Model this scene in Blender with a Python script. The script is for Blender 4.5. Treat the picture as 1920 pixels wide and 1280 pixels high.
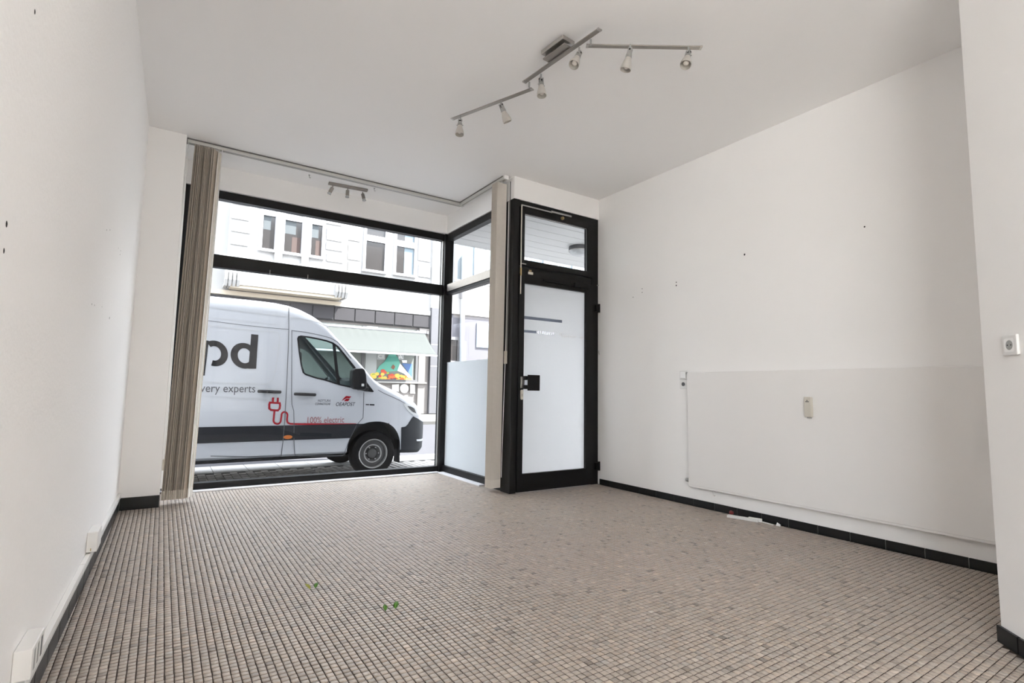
import bpy, bmesh, math, random
import numpy as np
from mathutils import Vector, Matrix, Quaternion

for o in list(bpy.data.objects):
    bpy.data.objects.remove(o, do_unlink=True)
SC = bpy.context.scene
COL = SC.collection
rng = random.Random(7)

# ------------------------------------------------------------------ camera
# rows: world X, Y, Z expressed in camera axes (x right, y down, z forward)
CAM_R = np.array([[0.83342968, 0.06474604, 0.54881956],
                  [-0.55239871, 0.06915526, 0.83070646],
                  [0.01583119, -0.99550264, 0.09340167]])
FPX = 985.0
CAM_H = 1.0
cam_d = bpy.data.cameras.new('camera')
cam = bpy.data.objects.new('camera', cam_d)
COL.objects.link(cam)
cam_d.sensor_width = 36.0
cam_d.lens = FPX / 1920.0 * 36.0
cam_d.clip_start = 0.02
cam_d.clip_end = 300
cx, cu, cb = CAM_R @ [1, 0, 0], CAM_R @ [0, -1, 0], CAM_R @ [0, 0, -1]
cam.matrix_world = Matrix(((cx[0], cu[0], cb[0], 0), (cx[1], cu[1], cb[1], 0),
                           (cx[2], cu[2], cb[2], CAM_H), (0, 0, 0, 1)))
SC.camera = cam

# ------------------------------------------------------------------ light
SUN_DIR = Vector((-0.50, 0.36, -1.0)).normalized()
world = bpy.data.worlds.new('world')
SC.world = world
world.use_nodes = True
wn = world.node_tree
wn.nodes.clear()
w_out = wn.nodes.new('ShaderNodeOutputWorld')
w_bg = wn.nodes.new('ShaderNodeBackground')
w_sky = wn.nodes.new('ShaderNodeTexSky')          # clear sky, only a share of it under bright even haze
w_sky.sky_type = 'NISHITA'
w_sky.sun_disc = False
w_sky.sun_elevation = math.asin(-SUN_DIR.z)
w_sky.sun_rotation = math.atan2(-SUN_DIR.x, -SUN_DIR.y)
w_sky.dust_density = 2.0
w_mul = wn.nodes.new('ShaderNodeMix'); w_mul.data_type = 'RGBA'; w_mul.blend_type = 'ADD'
w_mul.inputs['Factor'].default_value = 0.06
w_mul.inputs['A'].default_value = (1.04, 1.045, 1.05, 1)
wn.links.new(w_sky.outputs[0], w_mul.inputs['B'])
w_bg.inputs['Strength'].default_value = 1.0
wn.links.new(w_mul.outputs['Result'], w_bg.inputs[0])
wn.links.new(w_bg.outputs[0], w_out.inputs[0])
sun_d = bpy.data.lights.new('sun', 'SUN')
sun_d.energy = 5.0
sun_d.angle = 0.009
sun_d.color = (1.0, 0.965, 0.92)
sun = bpy.data.objects.new('sun', sun_d)
COL.objects.link(sun)
sun.rotation_euler = SUN_DIR.to_track_quat('-Z', 'Y').to_euler()
sun.location = (8, -6, 14)

vs = SC.view_settings
vs.view_transform = 'Standard'
vs.look = 'None'
vs.gamma = 1.0
vs.use_curve_mapping = False
vs.exposure = 2.98
SC.display_settings.display_device = 'sRGB'
cy = SC.cycles
cy.max_bounces = 12
cy.diffuse_bounces = 8
cy.glossy_bounces = 4
cy.transmission_bounces = 8
cy.transparent_max_bounces = 24
cy.sample_clamp_indirect = 12.0
cy.caustics_reflective = False
cy.caustics_refractive = False
cy.use_denoising = True


# ------------------------------------------------------------------ helpers
def ray(px, py):
    return CAM_R @ np.array([px - 960.0, py - 640.0, FPX])


def on_floor(px, py, z=0.0):
    w = ray(px, py); t = (z - CAM_H) / w[2]
    return Vector((w[0] * t, w[1] * t, z))


def on_y(px, py, y):
    w = ray(px, py); t = y / w[1]
    return Vector((w[0] * t, y, CAM_H + w[2] * t))


def on_x(px, py, x):
    w = ray(px, py); t = x / w[0]
    return Vector((x, w[1] * t, CAM_H + w[2] * t))


class MB:
    """collects vertices and faces of one mesh (world coordinates)"""
    def __init__(s):
        s.v = []; s.f = []

    def add(s, vs, fs):
        n = len(s.v)
        s.v += [tuple(p) for p in vs]
        s.f += [tuple(i + n for i in f) for f in fs]
        return s

    def box(s, x0, x1, y0, y1, z0, z1):
        return s.add([(x0, y0, z0), (x1, y0, z0), (x1, y1, z0), (x0, y1, z0),
                      (x0, y0, z1), (x1, y0, z1), (x1, y1, z1), (x0, y1, z1)],
                     [(3, 2, 1, 0), (4, 5, 6, 7), (0, 1, 5, 4), (1, 2, 6, 5), (2, 3, 7, 6), (3, 0, 4, 7)])

    def obox(s, m, sx, sy, sz):
        """box centred in the frame m"""
        b = MB().box(-sx / 2, sx / 2, -sy / 2, sy / 2, -sz / 2, sz / 2)
        return s.add([m @ Vector(p) for p in b.v], b.f)

    def prism(s, pts, a, b, axis):
        """polygon pts (2d, counter-clockwise or not) extruded along axis from a to b"""
        n = len(pts)
        def mk(p, t):
            if axis == 'x': return (t, p[0], p[1])
            if axis == 'y': return (p[0], t, p[1])
            return (p[0], p[1], t)
        v = [mk(p, a) for p in pts] + [mk(p, b) for p in pts]
        f = [tuple(range(n - 1, -1, -1)), tuple(range(n, 2 * n))]
        f += [(i, (i + 1) % n, n + (i + 1) % n, n + i) for i in range(n)]
        return s.add(v, f)

    def tube(s, path, r, n=10, cap=True):
        path = [Vector(p) for p in path]
        rs = r if isinstance(r, (list, tuple)) else [r] * len(path)
        rings = []
        up = None
        for i, p in enumerate(path):
            d = (path[min(i + 1, len(path) - 1)] - path[max(i - 1, 0)]).normalized()
            if up is None:
                up = d.orthogonal().normalized()
            up = (up - d * up.dot(d)).normalized()
            sd = d.cross(up)
            rings.append([p + (up * math.cos(2 * math.pi * k / n) + sd * math.sin(2 * math.pi * k / n)) * rs[i] for k in range(n)])
        v = [q for rr in rings for q in rr]
        f = []
        for i in range(len(path) - 1):
            for k in range(n):
                f.append((i * n + k, i * n + (k + 1) % n, (i + 1) * n + (k + 1) % n, (i + 1) * n + k))
        if cap:
            f.append(tuple(range(n - 1, -1, -1)))
            f.append(tuple((len(path) - 1) * n + k for k in range(n)))
        return s.add(v, f)

    def lathe(s, prof, m, n=20, cap=True):
        """prof [(r, h)] around local z of matrix m"""
        v = []
        for r, h in prof:
            for k in range(n):
                a = 2 * math.pi * k / n
                v.append(m @ Vector((r * math.cos(a), r * math.sin(a), h)))
        f = []
        for i in range(len(prof) - 1):
            for k in range(n):
                f.append((i * n + k, i * n + (k + 1) % n, (i + 1) * n + (k + 1) % n, (i + 1) * n + k))
        if cap:
            f.append(tuple(range(n - 1, -1, -1)))
            f.append(tuple((len(prof) - 1) * n + k for k in range(n)))
        return s.add(v, f)

    def mesh(s, name, smooth=False, origin=None):
        o = Vector(origin) if origin is not None else Vector((0, 0, 0))
        me = bpy.data.meshes.new(name)
        me.from_pydata([tuple(Vector(p) - o) for p in s.v], [], s.f)
        bm = bmesh.new(); bm.from_mesh(me)
        bmesh.ops.recalc_face_normals(bm, faces=bm.faces)
        if smooth:
            for f in bm.faces: f.smooth = True
            for e in bm.edges:
                if len(e.link_faces) == 2 and e.calc_face_angle(0) > math.radians(38):
                    e.smooth = False
        bm.to_mesh(me); bm.free()
        return me

    def build(s, name, mat, parent=None, smooth=False, bevel=0.0, seg=2):
        a = np.array(s.v)
        lo, hi = a.min(0), a.max(0)
        c = Vector(((lo[0] + hi[0]) / 2, (lo[1] + hi[1]) / 2, lo[2]))
        me = s.mesh(name, smooth, c)
        return link(name, me, mat, c, parent, bevel, seg)


ROOT_LOC = {}


def world_loc(o):
    return ROOT_LOC[o.name]


def link(name, me, mat, loc, parent=None, bevel=0.0, seg=2):
    o = bpy.data.objects.new(name, me)
    COL.objects.link(o)
    if mat is not None and len(me.materials) == 0:
        me.materials.append(mat)
    ROOT_LOC[o.name] = Vector(loc)
    o.location = loc
    if parent is not None:
        o.parent = parent
        o.location = Vector(loc) - world_loc(parent)
    if bevel > 0:
        md = o.modifiers.new('bevel', 'BEVEL')
        md.width = bevel; md.segments = seg
        md.limit_method = 'ANGLE'; md.angle_limit = math.radians(40)
    return o


def thing(name, loc, label, cat, group=None, kind=None):
    o = bpy.data.objects.new(name, None)
    COL.objects.link(o)
    o.empty_display_size = 0.1
    o.location = loc
    ROOT_LOC[o.name] = Vector(loc)
    return tag(o, label, cat, group, kind)


def tag(o, label=None, cat=None, group=None, kind=None):
    if label: o['label'] = label
    if cat: o['category'] = cat
    if group: o['group'] = group
    if kind: o['kind'] = kind
    return o


def box(name, mat, parent, x0, x1, y0, y1, z0, z1, bevel=0.0):
    return MB().box(x0, x1, y0, y1, z0, z1).build(name, mat, parent, bevel=bevel)


def rot_to(d, loc=(0, 0, 0), roll_ref=None):
    """frame with local z along d"""
    d = Vector(d).normalized()
    q = d.to_track_quat('Z', 'Y')
    return Matrix.Translation(Vector(loc)) @ q.to_matrix().to_4x4()


# ------------------------------------------------------------------ materials
def srgb(r, g, b):
    f = lambda c: (c / 12.92) if c <= 0.04045 else ((c + 0.055) / 1.055) ** 2.4
    return (f(r / 255), f(g / 255), f(b / 255), 1)


def mat(name, col, rough=0.5, metal=0.0, spec=0.5, noise=0.0, nscale=20.0, bump=0.0, bscale=150.0, coat=0.0):
    m = bpy.data.materials.new(name)
    m.use_nodes = True
    nt = m.node_tree
    p = nt.nodes['Principled BSDF']
    c = col if len(col) == 4 else (*col, 1)
    p.inputs['Base Color'].default_value = c
    p.inputs['Roughness'].default_value = rough
    p.inputs['Metallic'].default_value = metal
    p.inputs['Specular IOR Level'].default_value = spec
    p.inputs['Coat Weight'].default_value = coat
    p.inputs['Coat Roughness'].default_value = 0.08
    tc = nt.nodes.new('ShaderNodeTexCoord')
    if noise > 0:
        n = nt.nodes.new('ShaderNodeTexNoise')
        n.inputs['Scale'].default_value = nscale
        n.inputs['Detail'].default_value = 5
        nt.links.new(tc.outputs['Object'], n.inputs['Vector'])
        mx = nt.nodes.new('ShaderNodeMix'); mx.data_type = 'RGBA'
        mx.inputs['A'].default_value = tuple(min(1, x * (1 - noise)) for x in c[:3]) + (1,)
        mx.inputs['B'].default_value = tuple(min(1, x * (1 + noise)) for x in c[:3]) + (1,)
        nt.links.new(n.outputs['Fac'], mx.inputs['Factor'])
        nt.links.new(mx.outputs['Result'], p.inputs['Base Color'])
    if bump > 0:
        n2 = nt.nodes.new('ShaderNodeTexNoise')
        n2.inputs['Scale'].default_value = bscale
        n2.inputs['Detail'].default_value = 3
        nt.links.new(tc.outputs['Object'], n2.inputs['Vector'])
        b = nt.nodes.new('ShaderNodeBump')
        b.inputs['Strength'].default_value = bump
        b.inputs['Distance'].default_value = 0.002
        nt.links.new(n2.outputs['Fac'], b.inputs['Height'])
        nt.links.new(b.outputs['Normal'], p.inputs['Normal'])
    return m


def glass(name, tint=(1, 1, 1), rough=0.0, refl=1.0):
    m = bpy.data.materials.new(name)
    m.use_nodes = True
    nt = m.node_tree; nt.nodes.clear()
    out = nt.nodes.new('ShaderNodeOutputMaterial')
    tr = nt.nodes.new('ShaderNodeBsdfTransparent'); tr.inputs[0].default_value = (*tint, 1)
    gl = nt.nodes.new('ShaderNodeBsdfGlossy'); gl.inputs['Roughness'].default_value = rough
    gl.inputs['Color'].default_value = (refl, refl, refl, 1)
    fr = nt.nodes.new('ShaderNodeFresnel'); fr.inputs['IOR'].default_value = 1.28
    ge = nt.nodes.new('ShaderNodeNewGeometry')
    inv = nt.nodes.new('ShaderNodeMath'); inv.operation = 'SUBTRACT'; inv.inputs[0].default_value = 1.0
    nt.links.new(ge.outputs['Backfacing'], inv.inputs[1])
    mul = nt.nodes.new('ShaderNodeMath'); mul.operation = 'MULTIPLY'
    nt.links.new(fr.outputs[0], mul.inputs[0]); nt.links.new(inv.outputs[0], mul.inputs[1])
    mx = nt.nodes.new('ShaderNodeMixShader')
    nt.links.new(mul.outputs[0], mx.inputs[0])
    nt.links.new(tr.outputs[0], mx.inputs[1]); nt.links.new(gl.outputs[0], mx.inputs[2])
    nt.links.new(mx.outputs[0], out.inputs[0])
    return m


def frosted(name, col=(0.9, 0.92, 0.93), trans=0.7, clear=0.0):
    m = bpy.data.materials.new(name)
    m.use_nodes = True
    nt = m.node_tree; nt.nodes.clear()
    out = nt.nodes.new('ShaderNodeOutputMaterial')
    df = nt.nodes.new('ShaderNodeBsdfDiffuse'); df.inputs[0].default_value = (*col, 1)
    tl = nt.nodes.new('ShaderNodeBsdfTranslucent'); tl.inputs[0].default_value = (*col, 1)
    mx = nt.nodes.new('ShaderNodeMixShader'); mx.inputs[0].default_value = trans
    nt.links.new(df.outputs[0], mx.inputs[1]); nt.links.new(tl.outputs[0], mx.inputs[2])
    gl = nt.nodes.new('ShaderNodeBsdfGlossy'); gl.inputs['Roughness'].default_value = 0.35
    fr = nt.nodes.new('ShaderNodeFresnel'); fr.inputs['IOR'].default_value = 1.3
    m2 = nt.nodes.new('ShaderNodeMixShader')
    nt.links.new(fr.outputs[0], m2.inputs[0])
    nt.links.new(mx.outputs[0], m2.inputs[1]); nt.links.new(gl.outputs[0], m2.inputs[2])
    last = m2
    if clear > 0:
        tp = nt.nodes.new('ShaderNodeBsdfTransparent')
        m3 = nt.nodes.new('ShaderNodeMixShader'); m3.inputs[0].default_value = clear
        nt.links.new(m2.outputs[0], m3.inputs[1]); nt.links.new(tp.outputs[0], m3.inputs[2])
        last = m3
    nt.links.new(last.outputs[0], out.inputs[0])
    return m


M = {}
M['wall'] = mat('wall_paint', (0.92, 0.907, 0.892), 0.75, spec=0.25, noise=0.012, nscale=3, bump=0.12, bscale=90)
M['wall_rough'] = mat('woodchip_paint', (0.91, 0.895, 0.88), 0.8, spec=0.2, noise=0.02, nscale=60, bump=0.55, bscale=70)
M['ceil'] = mat('ceiling_paint', (0.945, 0.935, 0.925), 0.85, spec=0.15, noise=0.01, nscale=2)
M['grout'] = mat('dark_grout', (0.058, 0.041, 0.031), 0.9, noise=0.25, nscale=12)
M['black'] = mat('black_aluminium', (0.0045, 0.0045, 0.005), 0.45, spec=0.28, noise=0.2, nscale=6)
M['black_pl'] = mat('black_plastic', (0.004, 0.004, 0.0045), 0.5, spec=0.25)
M['base_tile'] = mat('black_ceramic', (0.007, 0.0075, 0.008), 0.35, spec=0.4, noise=0.25, nscale=14)
M['base_grout'] = mat('grey_joint', (0.32, 0.31, 0.30), 0.9)
M['glass'] = glass('clear_glass', (0.87, 0.885, 0.89))
M['glass_court'] = glass('court_glass', (0.97, 0.975, 0.975))
M['film'] = frosted('frosted_film', (0.97, 0.975, 0.98), 0.82)
M['film_rear'] = frosted('frosted_pane', (0.96, 0.955, 0.945), 0.62)  # panes of the added rear window and roof light
M['film_ret'] = frosted('frosted_film_return', (0.84, 0.87, 0.89), 0.80)
M['film_grey'] = frosted('grey_film', (0.42, 0.44, 0.49), 0.9)  # stands in for clear glass, toned down against the bright street
M['silver'] = mat('brushed_steel', (0.55, 0.53, 0.50), 0.32, 1.0)
M['nickel'] = mat('satin_nickel', (0.36, 0.335, 0.305), 0.42, 0.85, noise=0.08, nscale=40)
M['greypl'] = mat('grey_metal', (0.40, 0.40, 0.385), 0.45, 0.4)
M['white'] = mat('white_plastic', (0.80, 0.79, 0.77), 0.42)
M['whiteb'] = mat('bright_white_plastic', (0.92, 0.91, 0.90), 0.3)
M['cream'] = mat('cream_plastic', (0.66, 0.62, 0.54), 0.45)
M['rad'] = mat('radiator_enamel', (0.86, 0.84, 0.82), 0.38, spec=0.35, noise=0.01, nscale=4)
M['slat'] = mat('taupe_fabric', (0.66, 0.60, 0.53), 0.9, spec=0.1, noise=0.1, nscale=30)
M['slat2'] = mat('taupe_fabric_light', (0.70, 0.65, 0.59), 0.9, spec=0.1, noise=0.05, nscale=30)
M['slat_d'] = mat('taupe_fabric_dark', (0.48, 0.435, 0.38), 0.9, spec=0.1, noise=0.1, nscale=30)  # same cloth, darker to paint the shade between pleats
M['hem'] = mat('slat_hem', (0.78, 0.73, 0.67), 0.8, spec=0.1)  # pale hems, also the last slat painted as lit by the window
M['rail'] = mat('aluminium_rail', (0.62, 0.61, 0.575), 0.4, 0.35)
M['rail_dark'] = mat('rail_groove', (0.16, 0.15, 0.14), 0.6)
M['sill'] = mat('pale_sill', (0.80, 0.80, 0.83), 0.4)
M['dark'] = mat('dark_hole', (0.03, 0.027, 0.025), 0.8)
M['shade'] = frosted('shade_glass', (0.80, 0.765, 0.71), 0.45)
M['bulb'] = mat('bulb_glass', (0.86, 0.82, 0.76), 0.25)
M['brass'] = mat('brass', (0.5, 0.38, 0.2), 0.35, 0.9)
M['leaf'] = mat('leaf_green', (0.075, 0.21, 0.02), 0.5, noise=0.3, nscale=60)
M['leaf_y'] = mat('leaf_yellow', (0.27, 0.27, 0.02), 0.5, noise=0.3, nscale=60)
M['red'] = mat('dark_red_plastic', (0.16, 0.018, 0.018), 0.4)
# outside
M['plaster'] = mat('white_plaster', (0.37, 0.368, 0.365), 0.85, spec=0.1, noise=0.02, nscale=2)
M['beige'] = mat('beige_plaster', (0.48, 0.42, 0.34), 0.85, noise=0.04, nscale=2)
M['stone'] = mat('pale_stone', (0.22, 0.205, 0.195), 0.8, noise=0.1, nscale=3)
M['greystone'] = mat('grey_stone', (0.10, 0.10, 0.11), 0.75, noise=0.08, nscale=3)
M['panel'] = mat('grey_fascia_panel', (0.045, 0.043, 0.046), 0.6, spec=0.15, noise=0.12, nscale=2)
M['panel_dark'] = mat('fascia_joint', (0.02, 0.019, 0.019), 0.7)
M['awning'] = mat('awning_cloth', (0.057, 0.062, 0.0605), 0.85, spec=0.1, noise=0.03, nscale=2)
M['upvc'] = mat('window_frame_white', (0.40, 0.40, 0.425), 0.5)
M['farglass'] = mat('far_window_glass', (0.03, 0.027, 0.026), 0.12, spec=0.6, noise=0.35, nscale=1.2)
M['curtain'] = mat('grey_net_curtain', (0.075, 0.085, 0.09), 0.85, noise=0.2, nscale=12)
M['curtain_b'] = mat('pale_blue_curtain', (0.15, 0.19, 0.215), 0.85, noise=0.06, nscale=3)
M['brown_cur'] = mat('brown_curtain', (0.06, 0.04, 0.035), 0.85, noise=0.2, nscale=3)
M['shopglass'] = mat('shop_window_glass', (0.20, 0.215, 0.20), 0.2, spec=0.6, noise=0.15, nscale=2)
M['asphalt'] = mat('asphalt', (0.058, 0.058, 0.064), 0.9, spec=0.08, noise=0.12, nscale=6)
M['walk'] = mat('pale_sidewalk', (0.105, 0.103, 0.10), 0.9, spec=0.08, noise=0.08, nscale=4)
M['court'] = mat('court_paving', (0.75, 0.73, 0.70), 0.85, noise=0.08, nscale=4)  # bright ground added to bounce light through the side window
M['kerb'] = mat('pale_granite', (0.36, 0.355, 0.35), 0.85, spec=0.1, noise=0.12, nscale=12)
M['paver'] = mat('grey_paver', (0.36, 0.35, 0.34), 0.75, noise=0.18, nscale=8)
M['paver_joint'] = mat('paver_joint', (0.05, 0.048, 0.045), 0.9)
M['facade_own'] = mat('own_facade', (0.50, 0.48, 0.46), 0.85, noise=0.05, nscale=1)
M['soffit'] = mat('white_soffit_board', (0.70, 0.70, 0.69), 0.5)
M['lampgrey'] = mat('lamp_grey', (0.12, 0.12, 0.125), 0.5)
M['opal'] = mat('opal_glass', (0.55, 0.56, 0.57), 0.25)
M['blue_grey'] = mat('blue_grey_door', (0.20, 0.25, 0.31), 0.6)
M['grey_render'] = mat('lilac_grey_render', (0.095, 0.095, 0.11), 0.85, noise=0.05, nscale=1)
M['pipe'] = mat('zinc_pipe', (0.25, 0.28, 0.31), 0.5, 0.4)
M['green_print'] = mat('teal_print', (0.13, 0.42, 0.33), 0.5)
M['green_print2'] = mat('dark_teal_print', (0.07, 0.30, 0.24), 0.5)
M['orange_print'] = mat('orange_print', (0.72, 0.20, 0.05), 0.5)
M['yellow_print'] = mat('yellow_print', (0.80, 0.55, 0.10), 0.5)
M['red_print'] = mat('red_print', (0.60, 0.09, 0.05), 0.5)
M['lime_print'] = mat('lime_print', (0.35, 0.45, 0.08), 0.5)
M['white_print'] = mat('white_print', (0.82, 0.82, 0.80), 0.5)
M['grey_print'] = mat('grey_print', (0.40, 0.42, 0.42), 0.5)
M['blue_print'] = mat('blue_print', (0.08, 0.16, 0.36), 0.5)
M['brown_print'] = mat('brown_print', (0.22, 0.09, 0.05), 0.5)
# van
M['van'] = mat('van_white_paint', (0.52, 0.545, 0.595), 0.28, spec=0.5, coat=0.6)
M['van_dark'] = mat('van_dark_cladding', (0.016, 0.018, 0.023), 0.6, spec=0.25, noise=0.1, nscale=10)
M['van_seam'] = mat('van_seam', (0.10, 0.105, 0.115), 0.7)
M['van_crease'] = mat('van_crease', (0.50, 0.52, 0.55), 0.5)
M['van_black'] = mat('van_black_trim', (0.006, 0.006, 0.008), 0.4, spec=0.3)
M['van_glass'] = glass('van_glass', (0.62, 0.70, 0.70))
M['van_in'] = mat('van_interior', (0.05, 0.052, 0.055), 0.8)
M['van_in2'] = mat('van_interior_grey', (0.20, 0.21, 0.22), 0.7)
M['tyre'] = mat('tyre_rubber', (0.010, 0.010, 0.011), 0.85, spec=0.15, noise=0.2, nscale=15)
M['rim'] = mat('steel_rim', (0.085, 0.085, 0.087), 0.45, 0.5)
M['rim_l'] = mat('rim_edge', (0.42, 0.42, 0.42), 0.4, 0.6)
M['lens'] = mat('headlight_lens', (0.62, 0.64, 0.66), 0.08, spec=0.8)
M['lens_d'] = mat('headlight_inner', (0.08, 0.08, 0.085), 0.2)
M['amber'] = mat('amber_lens', (0.55, 0.16, 0.03), 0.3)
M['letter'] = mat('charcoal_lettering', (0.012, 0.012, 0.015), 0.6, spec=0.1)
M['letter_g'] = mat('grey_lettering', (0.10, 0.10, 0.11), 0.6, spec=0.1)
M['decal_red'] = mat('red_decal', (0.34, 0.012, 0.022), 0.6, spec=0.1)
M['decal_pink'] = mat('faded_red_decal', (0.34, 0.13, 0.13), 0.6, spec=0.1)


def tile_material():
    m = bpy.data.materials.new('mosaic_tile')
    m.use_nodes = True
    nt = m.node_tree
    p = nt.nodes['Principled BSDF']
    at = nt.nodes.new('ShaderNodeAttribute'); at.attribute_name = 'tcol'
    tc = nt.nodes.new('ShaderNodeTexCoord')
    n = nt.nodes.new('ShaderNodeTexNoise'); n.inputs['Scale'].default_value = 120
    nt.links.new(tc.outputs['Object'], n.inputs['Vector'])
    mr = nt.nodes.new('ShaderNodeMapRange')
    mr.inputs['To Min'].default_value = 0.88; mr.inputs['To Max'].default_value = 1.12
    nt.links.new(n.outputs['Fac'], mr.inputs['Value'])
    mx = nt.nodes.new('ShaderNodeMix'); mx.data_type = 'RGBA'; mx.blend_type = 'MULTIPLY'
    mx.inputs['Factor'].default_value = 1.0
    nt.links.new(at.outputs['Color'], mx.inputs['A'])
    nt.links.new(mr.outputs['Result'], mx.inputs['B'])
    nt.links.new(mx.outputs['Result'], p.inputs['Base Color'])
    p.inputs['Roughness'].default_value = 0.30
    p.inputs['Specular IOR Level'].default_value = 0.5
    return m


M['tile'] = tile_material()

# ================================================================== ROOM SHELL
CEIL = 3.2
XR = 4.05            # right wall
YF = 5.93            # inner face of the shop window
XT = 2.92            # glazed return
YD = 4.36            # inner face of the door
PIER = (2.957, 0.77)


def xl(y):           # left wall, slightly skewed
    return -0.335 + 0.018 * y


S = 'structure'
Y_BACK = -3.6

# ---- floor: dark grout bed with mosaic tiles on it
fl = MB()
fl.prism([(-0.6, Y_BACK - .2), (4.25, Y_BACK - .2), (4.25, 4.50), (2.98, 4.50), (2.98, 6.02), (-0.6, 6.02)], -0.2, -0.0028, 'z')
floor = fl.build('floor', M['grout'])
tag(floor, 'beige and brown small mosaic tile floor with dark grout', 'floor', kind=S)

P = 0.0277
Y_T0 = -0.6
cols = int((4.05 + 0.36) / P) + 1
rows = int((5.93 - Y_T0) / P)
rs = np.random.RandomState(3)
cx_, cy_, = [], []
for j in range(rows):
    yc = Y_T0 + (j + 0.5) * P
    for i in range(cols):
        xc = -0.345 + (i + 0.5) * P
        if xc < xl(yc) - 0.002 or xc > XR - 0.012: continue
        if yc > 4.40 and xc > 2.90: continue
        if yc > 5.90: continue
        if yc > 5.29 and xc < 0.05: continue
        if yc < PIER[1] and xc - yc > (PIER[0] - PIER[1]) - 0.03: continue
        cx_.append(xc); cy_.append(yc)
cx_ = np.array(cx_) + rs.normal(0, 0.00035, len(cx_))
cy_ = np.array(cy_) + rs.normal(0, 0.00035, len(cy_))
NT = len(cx_)
# colours: warm greys, a few pale and a few dark tiles
base = np.array([0.40, 0.342, 0.292])
lum = np.clip(rs.normal(1.0, 0.055, NT), 0.8, 1.2)
k = rs.rand(NT)
lum[k < 0.02] *= 0.6
lum[(k > 0.035) & (k < 0.07)] *= 0.8
lum[k > 0.965] *= 1.2
warm = rs.normal(0, 0.02, NT)
tcol = base[None, :] * lum[:, None]
tcol[:, 0] *= 1 + warm; tcol[:, 2] *= 1 - warm
tcol = np.clip(tcol, 0.02, 0.9)

# the 300 tiles that show largest in the picture
pts = np.stack([cx_, cy_, np.zeros(NT) - CAM_H], 1) @ CAM_R   # world -> camera
u = pts[:, 0] / pts[:, 2] * FPX + 960
v = pts[:, 1] / pts[:, 2] * FPX + 640
inside = (pts[:, 2] > 0.2) & (u > 5) & (u < 1915) & (v > 0) & (v < 1275)
size = np.where(inside, 1.0 / np.maximum(pts[:, 2], 0.1) ** 3, 0)
order = np.argsort(-size)[:300]
pick = np.zeros(NT, bool); pick[order] = True

HB, HTOP = P / 2 - 0.0020, P / 2 - 0.0033
corner = np.array([[-1, -1], [1, -1], [1, 1], [-1, 1]], float)


def tile_arrays(xs, ys, jit):
    n = len(xs)
    vv = np.zeros((n, 12, 3))
    for c in range(4):
        for lay, (h, z) in enumerate(((HB, -0.004), (HB, -0.0012), (HTOP, 0.0))):
            vv[:, lay * 4 + c, 0] = xs + corner[c, 0] * h
            vv[:, lay * 4 + c, 1] = ys + corner[c, 1] * h
            vv[:, lay * 4 + c, 2] = z + (jit[:, 0] * corner[c, 0] + jit[:, 1] * corner[c, 1] + jit[:, 2]) * (lay > 0)
    fq = []
    for lay in range(2):
        for c in range(4):
            d = (c + 1) % 4
            fq.append((lay * 4 + c, lay * 4 + d, lay * 4 + 4 + d, lay * 4 + 4 + c))
    fq.append((8, 9, 10, 11))
    ff = (np.array(fq)[None] + (np.arange(n) * 12)[:, None, None])
    return vv.reshape(-1, 3), ff.reshape(-1, 4)


def np_mesh(name, vv, ff):
    me = bpy.data.meshes.new(name)
    me.vertices.add(len(vv)); me.vertices.foreach_set('co', vv.astype(np.float32).ravel())
    me.loops.add(ff.size); me.loops.foreach_set('vertex_index', ff.astype(np.int32).ravel())
    me.polygons.add(len(ff)); me.polygons.foreach_set('loop_start', (np.arange(len(ff)) * ff.shape[1]).astype(np.int32))
    me.update(calc_edges=True)
    me.validate()
    return me


def set_tcol(me, c):
    a = me.attributes.new('tcol', 'FLOAT_COLOR', 'FACE')
    arr = np.ones((len(me.polygons), 4), np.float32)
    arr[:, :3] = np.repeat(c, 9, axis=0)
    a.data.foreach_set('color', arr.ravel())


jit = rs.normal(0, 0.00009, (NT, 3))
r_ = ~pick
vv, ff = tile_arrays(cx_[r_], cy_[r_], jit[r_])
me = np_mesh('tile_field', vv, ff)
set_tcol(me, tcol[r_])
me.materials.append(M['tile'])
tf = link('tile_field', me, None, (0, 0, 0), floor)
tf['kind'] = 'stuff'
NVAR = 24
qs = np.argsort(np.argsort(tcol[pick].sum(1))) * NVAR // 300
var = {}
idx = np.where(pick)[0]
for q in range(NVAR):
    sel = idx[qs == q]
    vv, ff = tile_arrays(np.zeros(1), np.zeros(1), rs.normal(0, 0.00009, (1, 3)))
    mq = np_mesh('tile', vv, ff)
    set_tcol(mq, tcol[sel].mean(0)[None])
    mq.materials.append(M['tile'])
    for t in sel:
        link('tile', mq, None, (cx_[t], cy_[t], 0), floor)

# ---- walls
SY0, SY1, SZ0, SZ1 = -3.3, -0.75, 0.45, 3.0          # side window added behind the viewer to brighten the right wall


def skew_prism(mb, y0, y1, z0, z1, o0=-0.25, o1=0.0):
    return mb.prism([(xl(y0) + o0, y0), (xl(y0) + o1, y0), (xl(y1) + o1, y1), (xl(y1) + o0, y1)], z0, z1, 'z')


wl = MB()
skew_prism(wl, Y_BACK - .2, SY0, 0, CEIL)
skew_prism(wl, SY0, SY1, 0, SZ0)
skew_prism(wl, SY0, SY1, SZ1, CEIL)
skew_prism(wl, SY1, 6.1, 0, CEIL)
wall_left = tag(wl.build('wall_left', M['wall_rough']), 'white woodchip wall along the left side of the room', 'wall', kind=S)

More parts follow.
